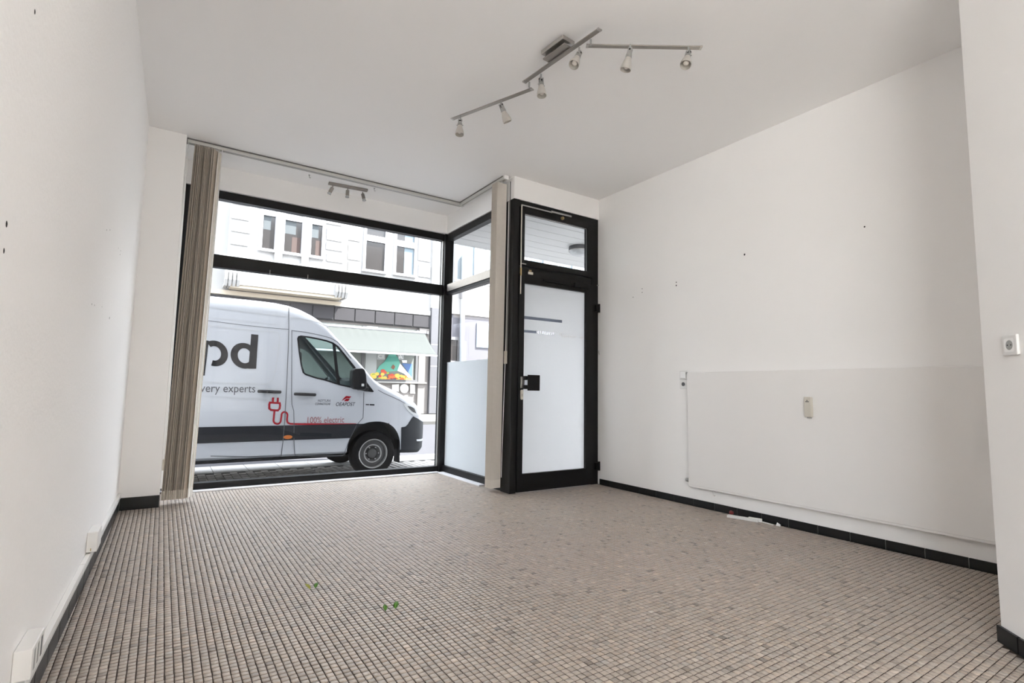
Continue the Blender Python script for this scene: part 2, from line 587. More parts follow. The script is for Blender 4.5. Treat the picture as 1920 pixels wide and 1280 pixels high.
wf = MB()
wf.box(xl(5.8) - 0.1, 0.038, 5.30, 6.12, 0, CEIL)
wall_front = tag(wf.build('wall_front', M['wall'], bevel=0.004), 'white wall pier between left wall and shop window', 'wall', kind=S)
hd = MB()
hd.box(0.038, 2.985, YF - 0.03, 6.12, 2.968, CEIL)
tag(hd.build('wall_window_header', M['wall']), 'narrow white wall strip above the wide shop window', 'wall', kind=S)
h2 = MB(); h2.box(2.88, 2.985, 4.53, YF - 0.03, 2.968, CEIL)
tag(h2.build('wall_return_header', M['wall']), 'white wall strip above the narrow glazed return', 'wall', kind=S)
h3 = MB(); h3.box(2.88, XR, YD, 4.53, 2.968, CEIL)
tag(h3.build('wall_door_header', M['wall']), 'white wall strip above the black glass door', 'wall', kind=S)
wr = MB(); wr.box(XR, 4.30, PIER[1], 4.53, 0, CEIL)
wall_right = tag(wr.build('wall_right', M['wall']), 'long white wall on the right with the flat radiator', 'wall', kind=S)
wp = MB()
wp.prism([PIER, (4.30, PIER[1]), (4.30, Y_BACK - .2), (2.45, Y_BACK - .2), (2.45, PIER[1] - (PIER[0] - 2.45))], 0, CEIL, 'z')
wall_pier = tag(wp.build('wall_pier', M['wall'], bevel=0.004), 'white slanted wall pier at the right edge with a socket', 'wall', kind=S)
# rear wall with a frosted window added out of view to light the room
WX0, WX1, WZ0, WZ1 = -0.22, 2.36, 0.30, 3.05
wb = MB()
xb0 = xl(Y_BACK) - 0.05
wb.box(xb0, WX0, Y_BACK - .2, Y_BACK, 0, CEIL)
wb.box(WX1, 2.5, Y_BACK - .2, Y_BACK, 0, CEIL)
wb.box(WX0, WX1, Y_BACK - .2, Y_BACK, 0, WZ0)
wb.box(WX0, WX1, Y_BACK - .2, Y_BACK, WZ1, CEIL)
tag(wb.build('wall_rear', M['wall']), 'white rear wall around a frosted window', 'wall', kind=S)
w3 = thing('window_3', ((WX0 + WX1) / 2, Y_BACK - .1, WZ0), 'frosted rear window in the back wall', 'window', kind=S)
for (a, b, c, d) in ((WX0, WX0 + .06, WZ0, WZ1), (WX1 - .06, WX1, WZ0, WZ1), (WX0 + .06, WX1 - .06, WZ0, WZ0 + .06),
                     (WX0 + .06, WX1 - .06, WZ1 - .06, WZ1), (1.05, 1.11, WZ0 + .06, WZ1 - .06)):
    box('frame_bar', M['upvc'], w3, a, b, Y_BACK - .14, Y_BACK - .06, c, d)
for (a, b) in ((WX0 + .06, 1.05), (1.11, WX1 - .06)):
    box('pane', M['film_rear'], w3, a, b, Y_BACK - .105, Y_BACK - .10, WZ0 + .06, WZ1 - .06)
ce = MB()
KX0, KX1, KY0, KY1 = 0.0, 2.35, Y_BACK + 0.2, Y_BACK + 1.5      # roof light added out of view to brighten the room
ce.prism([(-0.75, KY1), (4.30, KY1), (4.30, 4.53), (2.985, 4.53), (2.985, 6.12), (-0.75, 6.12)], CEIL, CEIL + 0.2, 'z')
ce.box(-0.75, KX0, Y_BACK - .2, KY1, CEIL, CEIL + 0.2)
ce.box(KX1, 4.30, Y_BACK - .2, KY1, CEIL, CEIL + 0.2)
ce.box(KX0, KX1, Y_BACK - .2, KY0, CEIL, CEIL + 0.2)
ceiling = tag(ce.build('ceiling', M['ceil']), 'plain white painted ceiling', 'ceiling', kind=S)

w4 = thing('window_4', ((KX0 + KX1) / 2, (KY0 + KY1) / 2, CEIL + 0.1), 'frosted roof light in the ceiling at the rear of the room', 'window', kind=S)
for (a, b, c, d) in ((KX0, KX0 + .05, KY0, KY1), (KX1 - .05, KX1, KY0, KY1), (KX0 + .05, KX1 - .05, KY0, KY0 + .05), (KX0 + .05, KX1 - .05, KY1 - .05, KY1), (1.15, 1.20, KY0 + .05, KY1 - .05)):
    box('frame_bar', M['upvc'], w4, a, b, c, d, CEIL + 0.08, CEIL + 0.16)
for (a, b) in ((KX0 + .05, 1.15), (1.20, KX1 - .05)):
    box('pane', M['film_rear'], w4, a, b, KY0 + .05, KY1 - .05, CEIL + 0.11, CEIL + 0.115)

w5 = thing('window_5', (xl(-2) - .1, (SY0 + SY1) / 2, SZ0), 'clear courtyard window in the left wall behind the viewer', 'window', kind=S)  # added out of view to light the right wall
for (a, b, c, d) in ((SY0, SY0 + .06, SZ0, SZ1), (SY1 - .06, SY1, SZ0, SZ1), (SY0 + .06, SY1 - .06, SZ0, SZ0 + .06), (SY0 + .06, SY1 - .06, SZ1 - .06, SZ1), (-2.06, -2.0, SZ0 + .06, SZ1 - .06)):
    skew_prism(MB(), a, b, c, d, -.16, -.08).build('frame_bar', M['upvc'], w5)
for (a, b) in ((SY0 + .06, -2.06), (-2.0, SY1 - .06)):
    skew_prism(MB(), a, b, SZ0 + .06, SZ1 - .06, -.122, -.116).build('pane', M['glass_court'], w5)

# ---- baseboards: rows of black ceramic tiles
def base_row(name, label, p0, p1, h, thick, pitch, start=0.0):
    p0, p1 = Vector((*p0, 0)), Vector((*p1, 0))
    d = (p1 - p0); L = d.length; d.normalize()
    nrm = Vector((-d.y, d.x, 0))          # towards the room
    ang = math.atan2(d.y, d.x)
    b = MB()
    m = Matrix.Translation((p0 + p1) / 2 + nrm * (thick * 0.3) + Vector((0, 0, h / 2 - 0.001))) @ Matrix.Rotation(ang, 4, 'Z')
    b.obox(m, L, thick * 0.6, h - 0.004)
    bb = tag(b.build(name, M['base_grout']), label, 'baseboard', kind=S)
    t = -start
    while t < L:
        a, e = max(t + 0.002, 0.001), min(t + pitch - 0.002, L - 0.001)
        if e - a > 0.01:
            c = p0 + d * ((a + e) / 2) + nrm * (thick / 2 + 0.0005) + Vector((0, 0, h / 2))
            q = MB().obox(Matrix.Translation(c) @ Matrix.Rotation(ang, 4, 'Z'), e - a, thick, h)
            q.build('base_tile', M['base_tile'], bb, bevel=0.0015, seg=1)
        t += pitch
    return bb


base_row('baseboard_left', 'black tile skirting along the left wall below white cable trunking', (xl(5.29), 5.29), (xl(-0.6), -0.6), 0.10, 0.012, 0.216, 0.05)
base_row('baseboard_front', 'short black tile skirting on the pier left of the window', (0.038, 5.30), (xl(5.3) + 0.014, 5.30), 0.098, 0.012, 0.30)
base_row('baseboard_right', 'black tile skirting with pale joints along the right wall', (XR, 0.80), (XR, 4.34), 0.060, 0.012, 0.2157, 0.2157 - (1.178 - 0.80) % 0.2157)
base_row('baseboard_pier', 'black tile skirting on the slanted pier at right edge', (2.452, PIER[1] - (PIER[0] - 2.452)), (PIER[0] + 0.004, PIER[1] + 0.004), 0.066, 0.014, 0.30)

# ---- pale sill strips at the foot of the shop window
box('trim_1', M['sill'], None, 0.30, 2.845, YF - 0.085, YF + 0.0, 0.0, 0.014, 0.003)
tag(bpy.data.objects['trim_1'], 'pale metal strip on the floor along the shop window', 'trim', kind=S)
box('trim_2', M['sill'], None, 2.825, 2.893, 4.86, YF - 0.09, 0.0, 0.016, 0.003)
tag(bpy.data.objects['trim_2'], 'pale strip on the floor along the glazed return', 'trim', kind=S)
# white reveal strip of the pier at the window
box('trim_3', M['whiteb'], None, 0.039, 0.060, 5.60, YF - 0.002, 0.10, 2.962, 0.002)
tag(bpy.data.objects['trim_3'], 'white reveal strip between pier and window frame', 'trim', kind=S)

# ================================================================== SHOP WINDOW
win1 = thing('window_1', (1.46, 5.97, 0), 'wide shop window in a black frame with transom bar', 'window', kind=S)
YB = 6.02
ZT0, ZT1 = 2.185, 2.312
ZG = 2.885
GX0, GX1 = 0.115, 2.865
for (a, b, c, d) in ((0.062, GX0, 0.0, 2.967), (GX0, GX1, ZG, 2.967), (GX0, GX1, ZT0, ZT1), (GX0, GX1, 0.012, 0.072)):
    box('frame_bar', M['black'], win1, a, b, YF, YB, c, d, 0.003)
box('corner_post', M['black'], win1, GX1, 2.985, YF - 0.03, YB + 0.02, 0.0, 2.967, 0.004)
box('seal', M['greypl'], win1, GX1 - 0.010, GX1, YF + 0.02, YF + 0.05, 0.072, ZT0)
box('seal', M['greypl'], win1, GX1 - 0.010, GX1, YF + 0.02, YF + 0.05, ZT1, ZG)
box('pane', M['glass'], win1, GX0, GX1, YF + 0.036, YF + 0.042, 0.072, ZT0)
box('pane', M['glass'], win1, GX0, GX1, YF + 0.036, YF + 0.042, ZT1, ZG)
for px in (506, 577):
    q = on_y(px, 510 + (px - 506) * 0.12, YF - 0.004)
    MB().tube([(q.x, YF + 0.001, q.z - 0.02), (q.x, YF - 0.012, q.z - 0.02), (q.x, YF - 0.012, q.z + 0.02)], 0.003, 6).build('hook', M['silver'], win1)

win2 = thing('window_2', (2.93, 5.2, 0), 'narrow glazed return beside the door with frosted lower half', 'window', kind=S)
RX0, RX1 = 2.895, 2.975
RY0, RY1 = 4.535, YF - 0.03
for (c, d) in ((2.885, 2.967), (ZT0, ZT1), (0.0, 0.085)):
    box('frame_bar', M['black'], win2, RX0, RX1, RY0, RY1, c, d, 0.003)
box('sash_cover', M['nickel'], win2, RX0 - 0.012, RX0 - 0.001, RY0, RY1 - 0.05, ZT0 + 0.035, ZT1 - 0.002, 0.002)  # grey strip paints the light reflected off the black transom
box('pane', M['glass_court'], win2, 2.936, 2.942, RY0, RY1, 0.085, ZT0)
box('pane', M['glass'], win2, 2.936, 2.942, RY0, RY1, ZT1, 2.885)
box('frosted_film', M['film_ret'], win2, 2.9325, 2.9345, RY0 + .002, RY1 - .002, 0.086, 1.34)

# ================================================================== DOOR
dr = thing('door_1', (3.45, YD + 0.08, 0), 'black aluminium shop door with frosted pane and transom light', 'door', kind=S)
Y1 = YD + 0.17
# frame
fr_l = box('frame_post', M['black'], dr, 2.878, 2.952, YD, Y1, 0, 2.967, 0.003)
fr_r = box('frame_post', M['black'], dr, 3.945, 4.045, YD + 0.01, YD + 0.10, 0, 2.967, 0.003)
box('frame_head', M['black'], dr, 2.952, 3.945, YD + 0.01, YD + 0.10, 2.90, 2.967, 0.003)
box('frame_transom', M['black'], dr, 2.952, 3.945, YD + 0.015, YD + 0.10, 2.195, 2.275, 0.003)
# opening transom light
tl = MB()
for (a, b, c, d) in ((2.956, 3.013, 2.278, 2.896), (3.873, 3.942, 2.278, 2.896), (3.013, 3.873, 2.833, 2.896), (3.013, 3.873, 2.278, 2.342)):
    tl.box(a, b, YD - 0.008, YD + 0.05, c, d)
sash = tl.build('transom_sash', M['black'], dr, bevel=0.002)
box('pane', M['glass'], sash, 3.013, 3.873, YD + 0.022, YD + 0.028, 2.342, 2.833)
box('glazing_bead', M['silver'], sash, 3.018, 3.868, YD + 0.008, YD + 0.012, 2.825, 2.831)
box('glazing_bead', M['silver'], sash, 3.864, 3.870, YD + 0.008, YD + 0.012, 2.347, 2.828)
# scissor stay along the head
st = MB()
st.box(2.966, 3.36, YD - 0.020, YD - 0.010, 2.902, 2.915)
st.box(3.34, 3.62, YD - 0.028, YD - 0.018, 2.905, 2.922)
st.build('stay_rod', M['greypl'], sash)
MB().lathe([(0.018, 0), (0.018, 0.02), (0.010, 0.03)], rot_to((0, -1, 0), (3.50, YD - 0.008, 2.872)), 12).build('stay_catch', M['brass'], sash)
ro = MB()
ro.box(2.962, 2.972, YD - 0.016, YD - 0.006, 1.98, 2.915)
ro.build('pull_rod', M['cream'], sash)
box('rod_handle', M['brass'], sash, 2.958, 2.975, YD - 0.020, YD - 0.006, 2.17, 2.25, 0.003)
box('catch', M['silver'], sash, 2.975, 3.03, YD - 0.018, YD - 0.008, 2.292, 2.300)
# leaf
lf = MB()
for (a, b, c, d) in ((2.956, 3.020, 0.008, 2.19), (3.852, 3.942, 0.008, 2.19), (3.020, 3.852, 2.100, 2.19), (3.020, 3.852, 0.008, 0.182)):
    lf.box(a, b, YD - 0.010, YD + 0.05, c, d)
leaf = lf.build('door_leaf', M['black'], dr, bevel=0.002)
box('pane', M['glass_court'], leaf, 3.020, 3.852, YD + 0.024, YD + 0.030, 0.182, 2.100)
# frosted film in three bands: two clear stripes are left between them
film = [(0.183, 1.596), (1.622, 1.735), (1.765, 2.099)]
for i, (a, b) in enumerate(film):
    box('frosted_film', M['film'], leaf, 3.022, 3.850, YD + 0.020, YD + 0.0225, a, b)
box('film_strip', M['film_grey'], leaf, 3.022, 3.534, YD + 0.0202, YD + 0.0222, 1.7352, 1.7648)  # grey fill in the clear stripe tones down the bright outside view
box('film_strip', M['film_grey'], leaf, 3.022, 3.198, YD + 0.0202, YD + 0.0222, 1.5962, 1.6218)
# pale part of the stripes and the dotted row
box('film_strip', M['film'], leaf, 3.535, 3.850, YD + 0.0202, YD + 0.0222, 1.7352, 1.7648)
box('film_strip', M['film'], leaf, 3.44, 3.850, YD + 0.0202, YD + 0.0222, 1.5962, 1.6218)
for i in range(10):
    xq = 3.205 + i * 0.0245
    box('film_dot', M['film'], leaf, xq, xq + 0.0125, YD + 0.0202, YD + 0.0222, 1.5962, 1.6218)
sc_ = MB()
for i in range(16):
    xq = 3.50 + i * 0.0215 + rng.uniform(-.004, .004)
    w_ = rng.uniform(.006, .016)
    if i in (11, 12): continue
    sc_.box(xq, xq + w_, YD + 0.0185, YD + 0.0198, 1.585 + rng.uniform(-.008, .004) + (0.012 if i < 2 else 0), 1.603 + rng.uniform(-.004, .008) + (0.015 if i < 2 else 0))
sc_.build('white_scribble', M['whiteb'], leaf)['kind'] = 'stuff'
# closer, latch hardware
box('door_closer', M['black_pl'], leaf, 3.66, 3.86, YD - 0.045, YD - 0.011, 2.135, 2.185, 0.004)
box('closer_rail', M['black_pl'], leaf, 3.25, 3.66, YD - 0.030, YD - 0.011, 2.145, 2.172, 0.003)
box('latch_plate', M['cream'], leaf, 3.055, 3.115, YD - 0.022, YD - 0.011, 2.195, 2.222, 0.003)
box('latch_screw', M['brass'], leaf, 3.063, 3.095, YD - 0.024, YD - 0.011, 2.224, 2.242, 0.003)
pl = box('pull_plate', M['black_pl'], leaf, 3.035, 3.178, YD - 0.075, YD - 0.055, 1.005, 1.162, 0.004)
box('pull_post', M['black_pl'], leaf, 3.01, 3.05, YD - 0.058, YD - 0.011, 1.02, 1.06, 0.003)
box('pull_post', M['black_pl'], leaf, 3.01, 3.05, YD - 0.058, YD - 0.011, 1.11, 1.15, 0.003)
box('strike_plate', M['silver'], leaf, 2.982, 3.028, YD - 0.020, YD - 0.011, 1.028, 1.142, 0.002)
kc = MB()
kc.prism([(2.997 + 0.0155 * math.cos(t), (0.998 if math.sin(t) >= 0 else 0.928) + 0.0155 * math.sin(t)) for t in np.linspace(0, 2 * math.pi, 20, endpoint=False)], YD - 0.022, YD - 0.011, 'y')
kcyl = kc.build('key_rosette', M['cream'], leaf)
box('keyhole', M['dark'], leaf, 2.995, 2.999, YD - 0.0235, YD - 0.0222, 0.945, 0.972)
for z in (0.16, 1.90):
    hg = MB()
    hg.box(3.99, 4.044, YD - 0.022, YD + 0.008, z, z + 0.075)
    hg.lathe([(0.014, -0.01), (0.014, 0.085)], Matrix.Translation((4.030, YD - 0.022, z)), 12)
    hg.build('hinge', M['black_pl'], dr)
box('magnet_contact', M['cream'], dr, 2.866, 2.8775, YD + 0.075, YD + 0.125, 1.27, 1.40, 0.003)
box('cable_strip', M['greypl'], dr, 2.870, 2.8775, YD + 0.088, YD + 0.098, 1.40, 2.95)
box('bead_strip', M['greypl'], dr, 4.028, 4.044, YD - 0.004, YD + 0.010, 2.20, 2.208)
MB().tube([(4.043, YD - 0.012, 1.42), (4.028, YD - 0.022, 1.44), (4.028, YD - 0.022, 1.46)], 0.004, 6).build('door_stop_hook', M['silver'], dr)

# ================================================================== VERTICAL BLINDS
def slat_mesh(mb, c, half, ztop, zbot, ang, lean, curve):
    """thin cloth strip, centre c (x,y) at top, hanging with a lean"""
    n = 7
    d = Vector((math.cos(ang), math.sin(ang), 0)); nn = Vector((-d.y, d.x, 0))
    v, f = [], []
    th = 0.0006
    for i in range(n):
        t = i / (n - 1)
        z = ztop + (zbot - ztop) * t
        off = Vector((lean[0] * t, lean[1] * t, 0)) + nn * (curve * math.sin(math.pi * t))
        for s_ in (-1, -0.33, 0.33, 1):
            bow = nn * (0.006 * (1 - s_ * s_))
            p = Vector((c[0], c[1], z)) + off + d * (half * s_) + bow
            v.append(p + nn * th); v.append(p - nn * th)
    w = 8
    for i in range(n - 1):
        for k in range(3):
            a = i * w + k * 2
            f.append((a, a + 2, a + w + 2, a + w)); f.append((a + 1, a + w + 1, a + w + 3, a + 3))
        f.append((i * w, i * w + w, i * w + w + 1, i * w + 1))
        f.append((i * w + 6, i * w + 7, i * w + w + 7, i * w + w + 6))
    mb.add(v, f)
    return mb


ZR = 3.162
bl = thing('vertical_blind', (0.2, 5.385, 0.03), 'bundle of taupe vertical blind slats gathered at the left end of the window', 'blind')
RYC = 5.385
ra = MB(); ra.box(0.036, 2.835, RYC - 0.024, RYC + 0.024, ZR, CEIL - 0.001)
rl = ra.build('rail', M['rail'], bl, bevel=0.003)
box('rail_groove', M['rail_dark'], rl, 0.06, 2.80, RYC - 0.003, RYC + 0.003, ZR - 0.001, ZR + 0.002)
box('rail_edge', M['rail_dark'], rl, 0.036, 2.80, RYC - 0.027, RYC - 0.0242, CEIL - 0.012, CEIL - 0.001)
box('rail_edge', M['rail_dark'], rl, 0.036, 2.80, RYC + 0.0242, RYC + 0.027, ZR, ZR + 0.010)
box('end_cap', M['rail_dark'], rl, 0.0385, 0.045, RYC - 0.026, RYC + 0.026, ZR - 0.003, CEIL - 0.002)
NS = 19
for i in range(NS):
    x = 0.132 + i * 0.0092 + rng.uniform(-.0015, .0015)
    ang = math.pi / 2 - 0.50 + rng.uniform(-0.13, 0.13) + (0.36 if i == NS - 1 else 0)
    m = M['hem'] if i == NS - 1 else (M['slat_d'] if i % 3 == 1 else M['slat'])  # last slat painted pale as window-lit, every third dark for pleat shade
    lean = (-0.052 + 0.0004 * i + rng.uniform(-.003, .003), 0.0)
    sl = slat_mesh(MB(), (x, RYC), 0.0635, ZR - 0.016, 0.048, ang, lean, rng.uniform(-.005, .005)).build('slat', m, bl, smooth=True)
    hc = MB()
    hc.obox(Matrix.Translation((x + lean[0], RYC, 0.082)) @ Matrix.Rotation(ang, 4, 'Z'), 0.124, 0.0042, 0.075)
    hc.build('weight_pocket', M['hem'], sl)
    MB().tube([(x, RYC, ZR - 0.018), (x, RYC, ZR + 0.002)], 0.004, 6).build('carrier', M['white'], sl)
for dx in (0.222, 0.240):
    MB().tube([(0.318, RYC - 0.02, ZR), (0.296, RYC - 0.03, 2.0), (dx + 0.02, RYC - 0.05, 0.06)], 0.0035, 6).build('pull_chain', M['whiteb'], bl)
MB().tube([(0.052, RYC + 0.03, ZR), (0.046, RYC + 0.02, 1.6), (0.050, RYC - 0.03, 0.30)], 0.004, 6).build('pull_cord', M['whiteb'], bl)
box('cord_holder', M['cream'], bl, 0.0395, 0.058, RYC - 0.045, RYC - 0.015, 0.29, 0.38, 0.003)

b2 = thing('vertical_blind', (2.80, 4.6, 0.03), 'narrow stack of pale taupe blind slats beside the black door post', 'blind')
RXC = 2.800
ra = MB(); ra.box(RXC - 0.024, RXC + 0.024, 4.40, RYC - 0.028, ZR, CEIL - 0.001)
rl2 = ra.build('rail', M['rail'], b2, bevel=0.003)
box('rail_groove', M['rail_dark'], rl2, RXC - 0.003, RXC + 0.003, 4.42, RYC - 0.03, ZR - 0.001, ZR + 0.002)
box('rail_edge', M['rail_dark'], rl2, RXC - 0.027, RXC - 0.0242, 4.42, RYC - 0.03, CEIL - 0.012, CEIL - 0.001)
box('end_cap', M['whiteb'], rl2, RXC - 0.026, RXC + 0.026, 4.385, 4.40, ZR - 0.004, CEIL - 0.002, 0.002)
for i in range(7):
    y = 4.47 + i * 0.016
    ang = rng.uniform(-0.05, 0.05) + (0.10 if i == 0 else 0)
    lean = (0.012, 0.05 + rng.uniform(-.004, .004))
    sl = slat_mesh(MB(), (RXC, y), 0.0635, ZR - 0.016, 0.036, ang, lean, rng.uniform(-.003, .003)).build('slat', M['slat2'], b2, smooth=True)
    hc = MB()
    hc.obox(Matrix.Translation((RXC + lean[0], y + lean[1], 0.078)) @ Matrix.Rotation(ang, 4, 'Z'), 0.124, 0.0042, 0.08)
    hc.build('weight_pocket', M['hem'], sl)
    MB().tube([(RXC, y, ZR - 0.018), (RXC, y, ZR + 0.002)], 0.004, 6).build('carrier', M['white'], sl)
MB().tube([(RXC + 0.07, 4.44, ZR), (RXC + 0.073, 4.46, 1.6), (RXC + 0.07, 4.50, 0.14)], 0.0035, 6).build('pull_chain', M['whiteb'], b2)
MB().tube([(RXC + 0.073, 4.425, ZR), (RXC + 0.075, 4.44, 1.3)], 0.005, 6).build('tilt_wand', M['rail_dark'], b2)

# ================================================================== CEILING SPOT TRACK
tr = thing('spot_track', (1.95, 2.5, CEIL), 'zigzag ceiling track in brushed nickel with six frosted glass spots', 'ceiling light')
ZB = 3.135          # middle bar
ZA = 3.105          # outer bars hang lower


def bar(p0, p1, z, name='bar'):
    p0, p1 = Vector((p0[0], p0[1], z)), Vector((p1[0], p1[1], z))
    d = p1 - p0
    m = Matrix.Translation((p0 + p1) / 2) @ Matrix.Rotation(math.atan2(d.y, d.x), 4, 'Z')
    b = MB().obox(m, d.length, 0.030, 0.007).build(name, M['nickel'], tr, bevel=0.001)
    for s_ in (-1, 1):
        MB().obox(m @ Matrix.Translation((s_ * (d.length / 2 - 0.004), 0, 0)), 0.014, 0.032, 0.0085).build('end_cap', M['silver'], b)
    return b


A0, A1 = (1.752, 3.549), (2.022, 2.855)
B0, B1 = (1.958, 2.862), (2.018, 2.166)
C0, C1 = (2.026, 2.290), (2.612, 1.905)
barA, barB, barC = bar(A0, A1, ZA), bar(B0, B1, ZB), bar(C0, C1, ZA)
# linking pins
for (x, y) in ((1.990, 2.845), (2.040, 2.270)):
    MB().tube([(x, y, ZA - 0.004), (x, y, ZB + 0.004)], 0.006, 8).build('link_pin', M['greypl'], tr)
# canopy
cm = Matrix.Translation((1.965, 2.50, 0)) @ Matrix.Rotation(math.atan2(B1[1] - B0[1], B1[0] - B0[0]), 4, 'Z')
cn = MB(); cn.obox(cm @ Matrix.Translation((0, 0, CEIL - 0.014)), 0.205, 0.105, 0.027)
can = cn.build('canopy', M['silver'], tr, bevel=0.004)
cp = MB(); cp.obox(cm @ Matrix.Translation((0.0, 0.0, ZB + 0.012)), 0.20, 0.075, 0.010)
cp.build('cover_plate', M['nickel'], tr, bevel=0.002)
MB().tube([cm @ Vector((0, 0, ZB + 0.012)), cm @ Vector((0, 0, CEIL - 0.02))], 0.012, 10).build('stem', M['dark'], tr)


def spot(parent, px, py, zbar, aim, scale=1.0):
    """one spot under a bar: stem, knuckle bracket, frosted bell shade, bulb"""
    p = on_floor(px, py, zbar - 0.004)
    s = scale
    stem = MB().tube([p, p + Vector((0, 0, -0.040 * s))], 0.0055 * s, 8).build('spot_stem', M['greypl'], parent)
    d = Vector(aim).normalized()
    k = p + Vector((0, 0, -0.040 * s))
    m = rot_to(d, k)
    br = MB()
    for s_ in (-1, 1):
        br.obox(m @ Matrix.Translation((s_ * 0.011 * s, 0, 0.014 * s)), 0.005 * s, 0.024 * s, 0.050 * s)
    br.lathe([(0.012 * s, 0.022 * s), (0.019 * s, 0.030 * s), (0.020 * s, 0.050 * s), (0.017 * s, 0.054 * s)], m, 16)
    brk = br.build('spot_bracket', M['greypl'], parent, smooth=True)
    MB().lathe([(0.006 * s, -0.016 * s), (0.006 * s, 0.016 * s)], m @ Matrix.Rotation(math.pi / 2, 4, 'Y'), 8).build('pivot', M['dark'], brk)
    for s_ in (-1, 1):
        MB().lathe([(0.003 * s, 0.019 * s), (0.003 * s, 0.027 * s)], m @ Matrix.Translation((0, 0, 0.044 * s)) @ Matrix.Rotation(s_ * math.pi / 2, 4, 'Y'), 6).build('clamp_screw', M['greypl'], brk)
    prof = [(0.018, 0.046), (0.020, 0.058), (0.027, 0.082), (0.033, 0.104), (0.035, 0.120), (0.034, 0.130), (0.0325, 0.130), (0.033, 0.119), (0.031, 0.104), (0.025, 0.083), (0.018, 0.060)]
    sh = MB().lathe([(a * s, b * s) for a, b in prof], m, 24, cap=False).build('spot_shade', M['shade'], parent, smooth=True)
    MB().lathe([(0.008 * s, 0.055 * s), (0.014 * s, 0.080 * s), (0.018 * s, 0.100 * s), (0.017 * s, 0.112 * s), (0.010 * s, 0.119 * s), (0.001 * s, 0.121 * s)], m, 16).build('bulb', M['bulb'], sh, smooth=True)


RIGHT = Vector(CAM_R @ [1, 0, 0]); DOWN = Vector((0, 0, -1)); BACK = Vector(CAM_R @ [0, 0, -1])
for (par, px, py, zb, kx, kb) in ((barA, 863, 217, ZA, 0.0, 0.15), (barA, 940, 188, ZA, 0.42, -0.25), (barB, 1014.5, 139, ZB, 0.05, 0.1),
                                  (barB, 1086, 89, ZB, -0.38, 0.45), (barC, 1181.6, 83, ZA, -0.22, -0.1), (barC, 1290.7, 87.4, ZA, -0.32, 0.42)):
    spot(par, px, py, zb, DOWN + RIGHT * kx + BACK * kb, 0.95)

t3 = thing('spot_bar', (1.55, 5.63, CEIL), 'small nickel ceiling bar with three spots above the window', 'ceiling light')
pa, pb = on_floor(616, 344, 3.185), on_floor(689, 358, 3.185)
dd = pb - pa
mm = Matrix.Translation((pa + pb) / 2 + Vector((0, 0, 0.004))) @ Matrix.Rotation(math.atan2(dd.y, dd.x), 4, 'Z')
bb3 = MB().obox(mm, dd.length, 0.05, 0.022).build('bar', M['nickel'], t3, bevel=0.003)
for (px, py, kx) in ((624, 348, -0.5), (652, 353, -0.02), (680, 360, 0.28)):
    p = on_floor(px, py, 3.182)
    d = DOWN + RIGHT * kx
    st_ = MB().tube([p, p + Vector((0, 0, -0.022))], 0.006, 8).build('spot_stem', M['nickel'], t3)
    m = rot_to(d, p + Vector((0, 0, -0.018)))
    hd_ = MB().lathe([(0.010, 0.0), (0.019, 0.006), (0.019, 0.062), (0.016, 0.064)], m, 16).build('spot_head', M['nickel'], t3, smooth=True)
    MB().lathe([(0.015, 0.064), (0.021, 0.082), (0.020, 0.086), (0.004, 0.08)], m, 16).build('spot_shade', M['opal'], t3, smooth=True)

for (px, py, lab) in ((580, 328, 'small ceiling hook left of the three-spot bar'), (702, 353, 'small ceiling hook right of the three-spot bar')):
    p = on_floor(px, py, CEIL)
    hk = MB().tube([p, p + Vector((0, 0, -0.022)), p + Vector((0.008, 0, -0.032)), p + Vector((0.012, 0, -0.022))], 0.0025, 6)
    hk.lathe([(0.009, -0.004), (0.009, 0.0)], Matrix.Translation(p), 10)
    tag(hk.build('ceiling_hook', M['greypl']), lab, 'hook', 'hooks in the ceiling')

# ================================================================== RADIATOR AND WALL FITTINGS
rd = thing('radiator', (4.0, 2.0, 0.18), 'large flat white panel radiator on the right wall', 'radiator')
RXF = 3.998
RYA, RYB = 0.90, 3.138
box('front_panel', M['rad'], rd, RXF, RXF + 0.014, RYA, RYB, 0.184, 1.192, 0.006)
box('rear_panel', M['rad'], rd, RXF + 0.026, RXF + 0.034, RYA + 0.02, RYB - 0.02, 0.20, 1.17, 0.004)
box('top_grille', M['rad'], rd, RXF + 0.004, RXF + 0.040, RYA + 0.005, RYB - 0.005, 1.172, 1.186, 0.002)
box('side_cover', M['rad'], rd, RXF + 0.003, XR - 0.004, RYB - 0.010, RYB - 0.001, 0.19, 1.188, 0.002)
box('bottom_lip', M['rad'], rd, RXF + 0.002, RXF + 0.03, RYA + 0.003, RYB - 0.003, 0.172, 0.186, 0.002)
for y in (1.3, 2.85):
    box('bracket', M['white'], rd, RXF + 0.036, XR - 0.0005, y - 0.015, y + 0.015, 0.16, 0.28, 0.001)
MB().lathe([(0.006, 0), (0.006, 0.025), (0.010, 0.026), (0.010, 0.034)], rot_to((0, 1, 0.15), (RXF + 0.03, RYB - 0.006, 1.185)), 10).build('bleed_valve', M['greypl'], rd)
kv = MB()
kv.lathe([(0.012, 0), (0.012, 0.022), (0.018, 0.026), (0.016, 0.048), (0.010, 0.052)], rot_to((0, 1, 0), (RXF + 0.028, RYB - 0.006, 0.222)), 12)
kv.tube([(RXF + 0.028, RYB + 0.03, 0.222), (XR - 0.006, RYB + 0.03, 0.205)], 0.007, 8)
kv.build('return_valve', M['greypl'], rd, smooth=True)
MB().tube([(RXF + 0.032, 2.90, 0.186), (RXF + 0.032, 2.90, 0.13), (XR - 0.006, 2.90, 0.125)], 0.006, 8).build('drain_pipe', M['white'], rd)

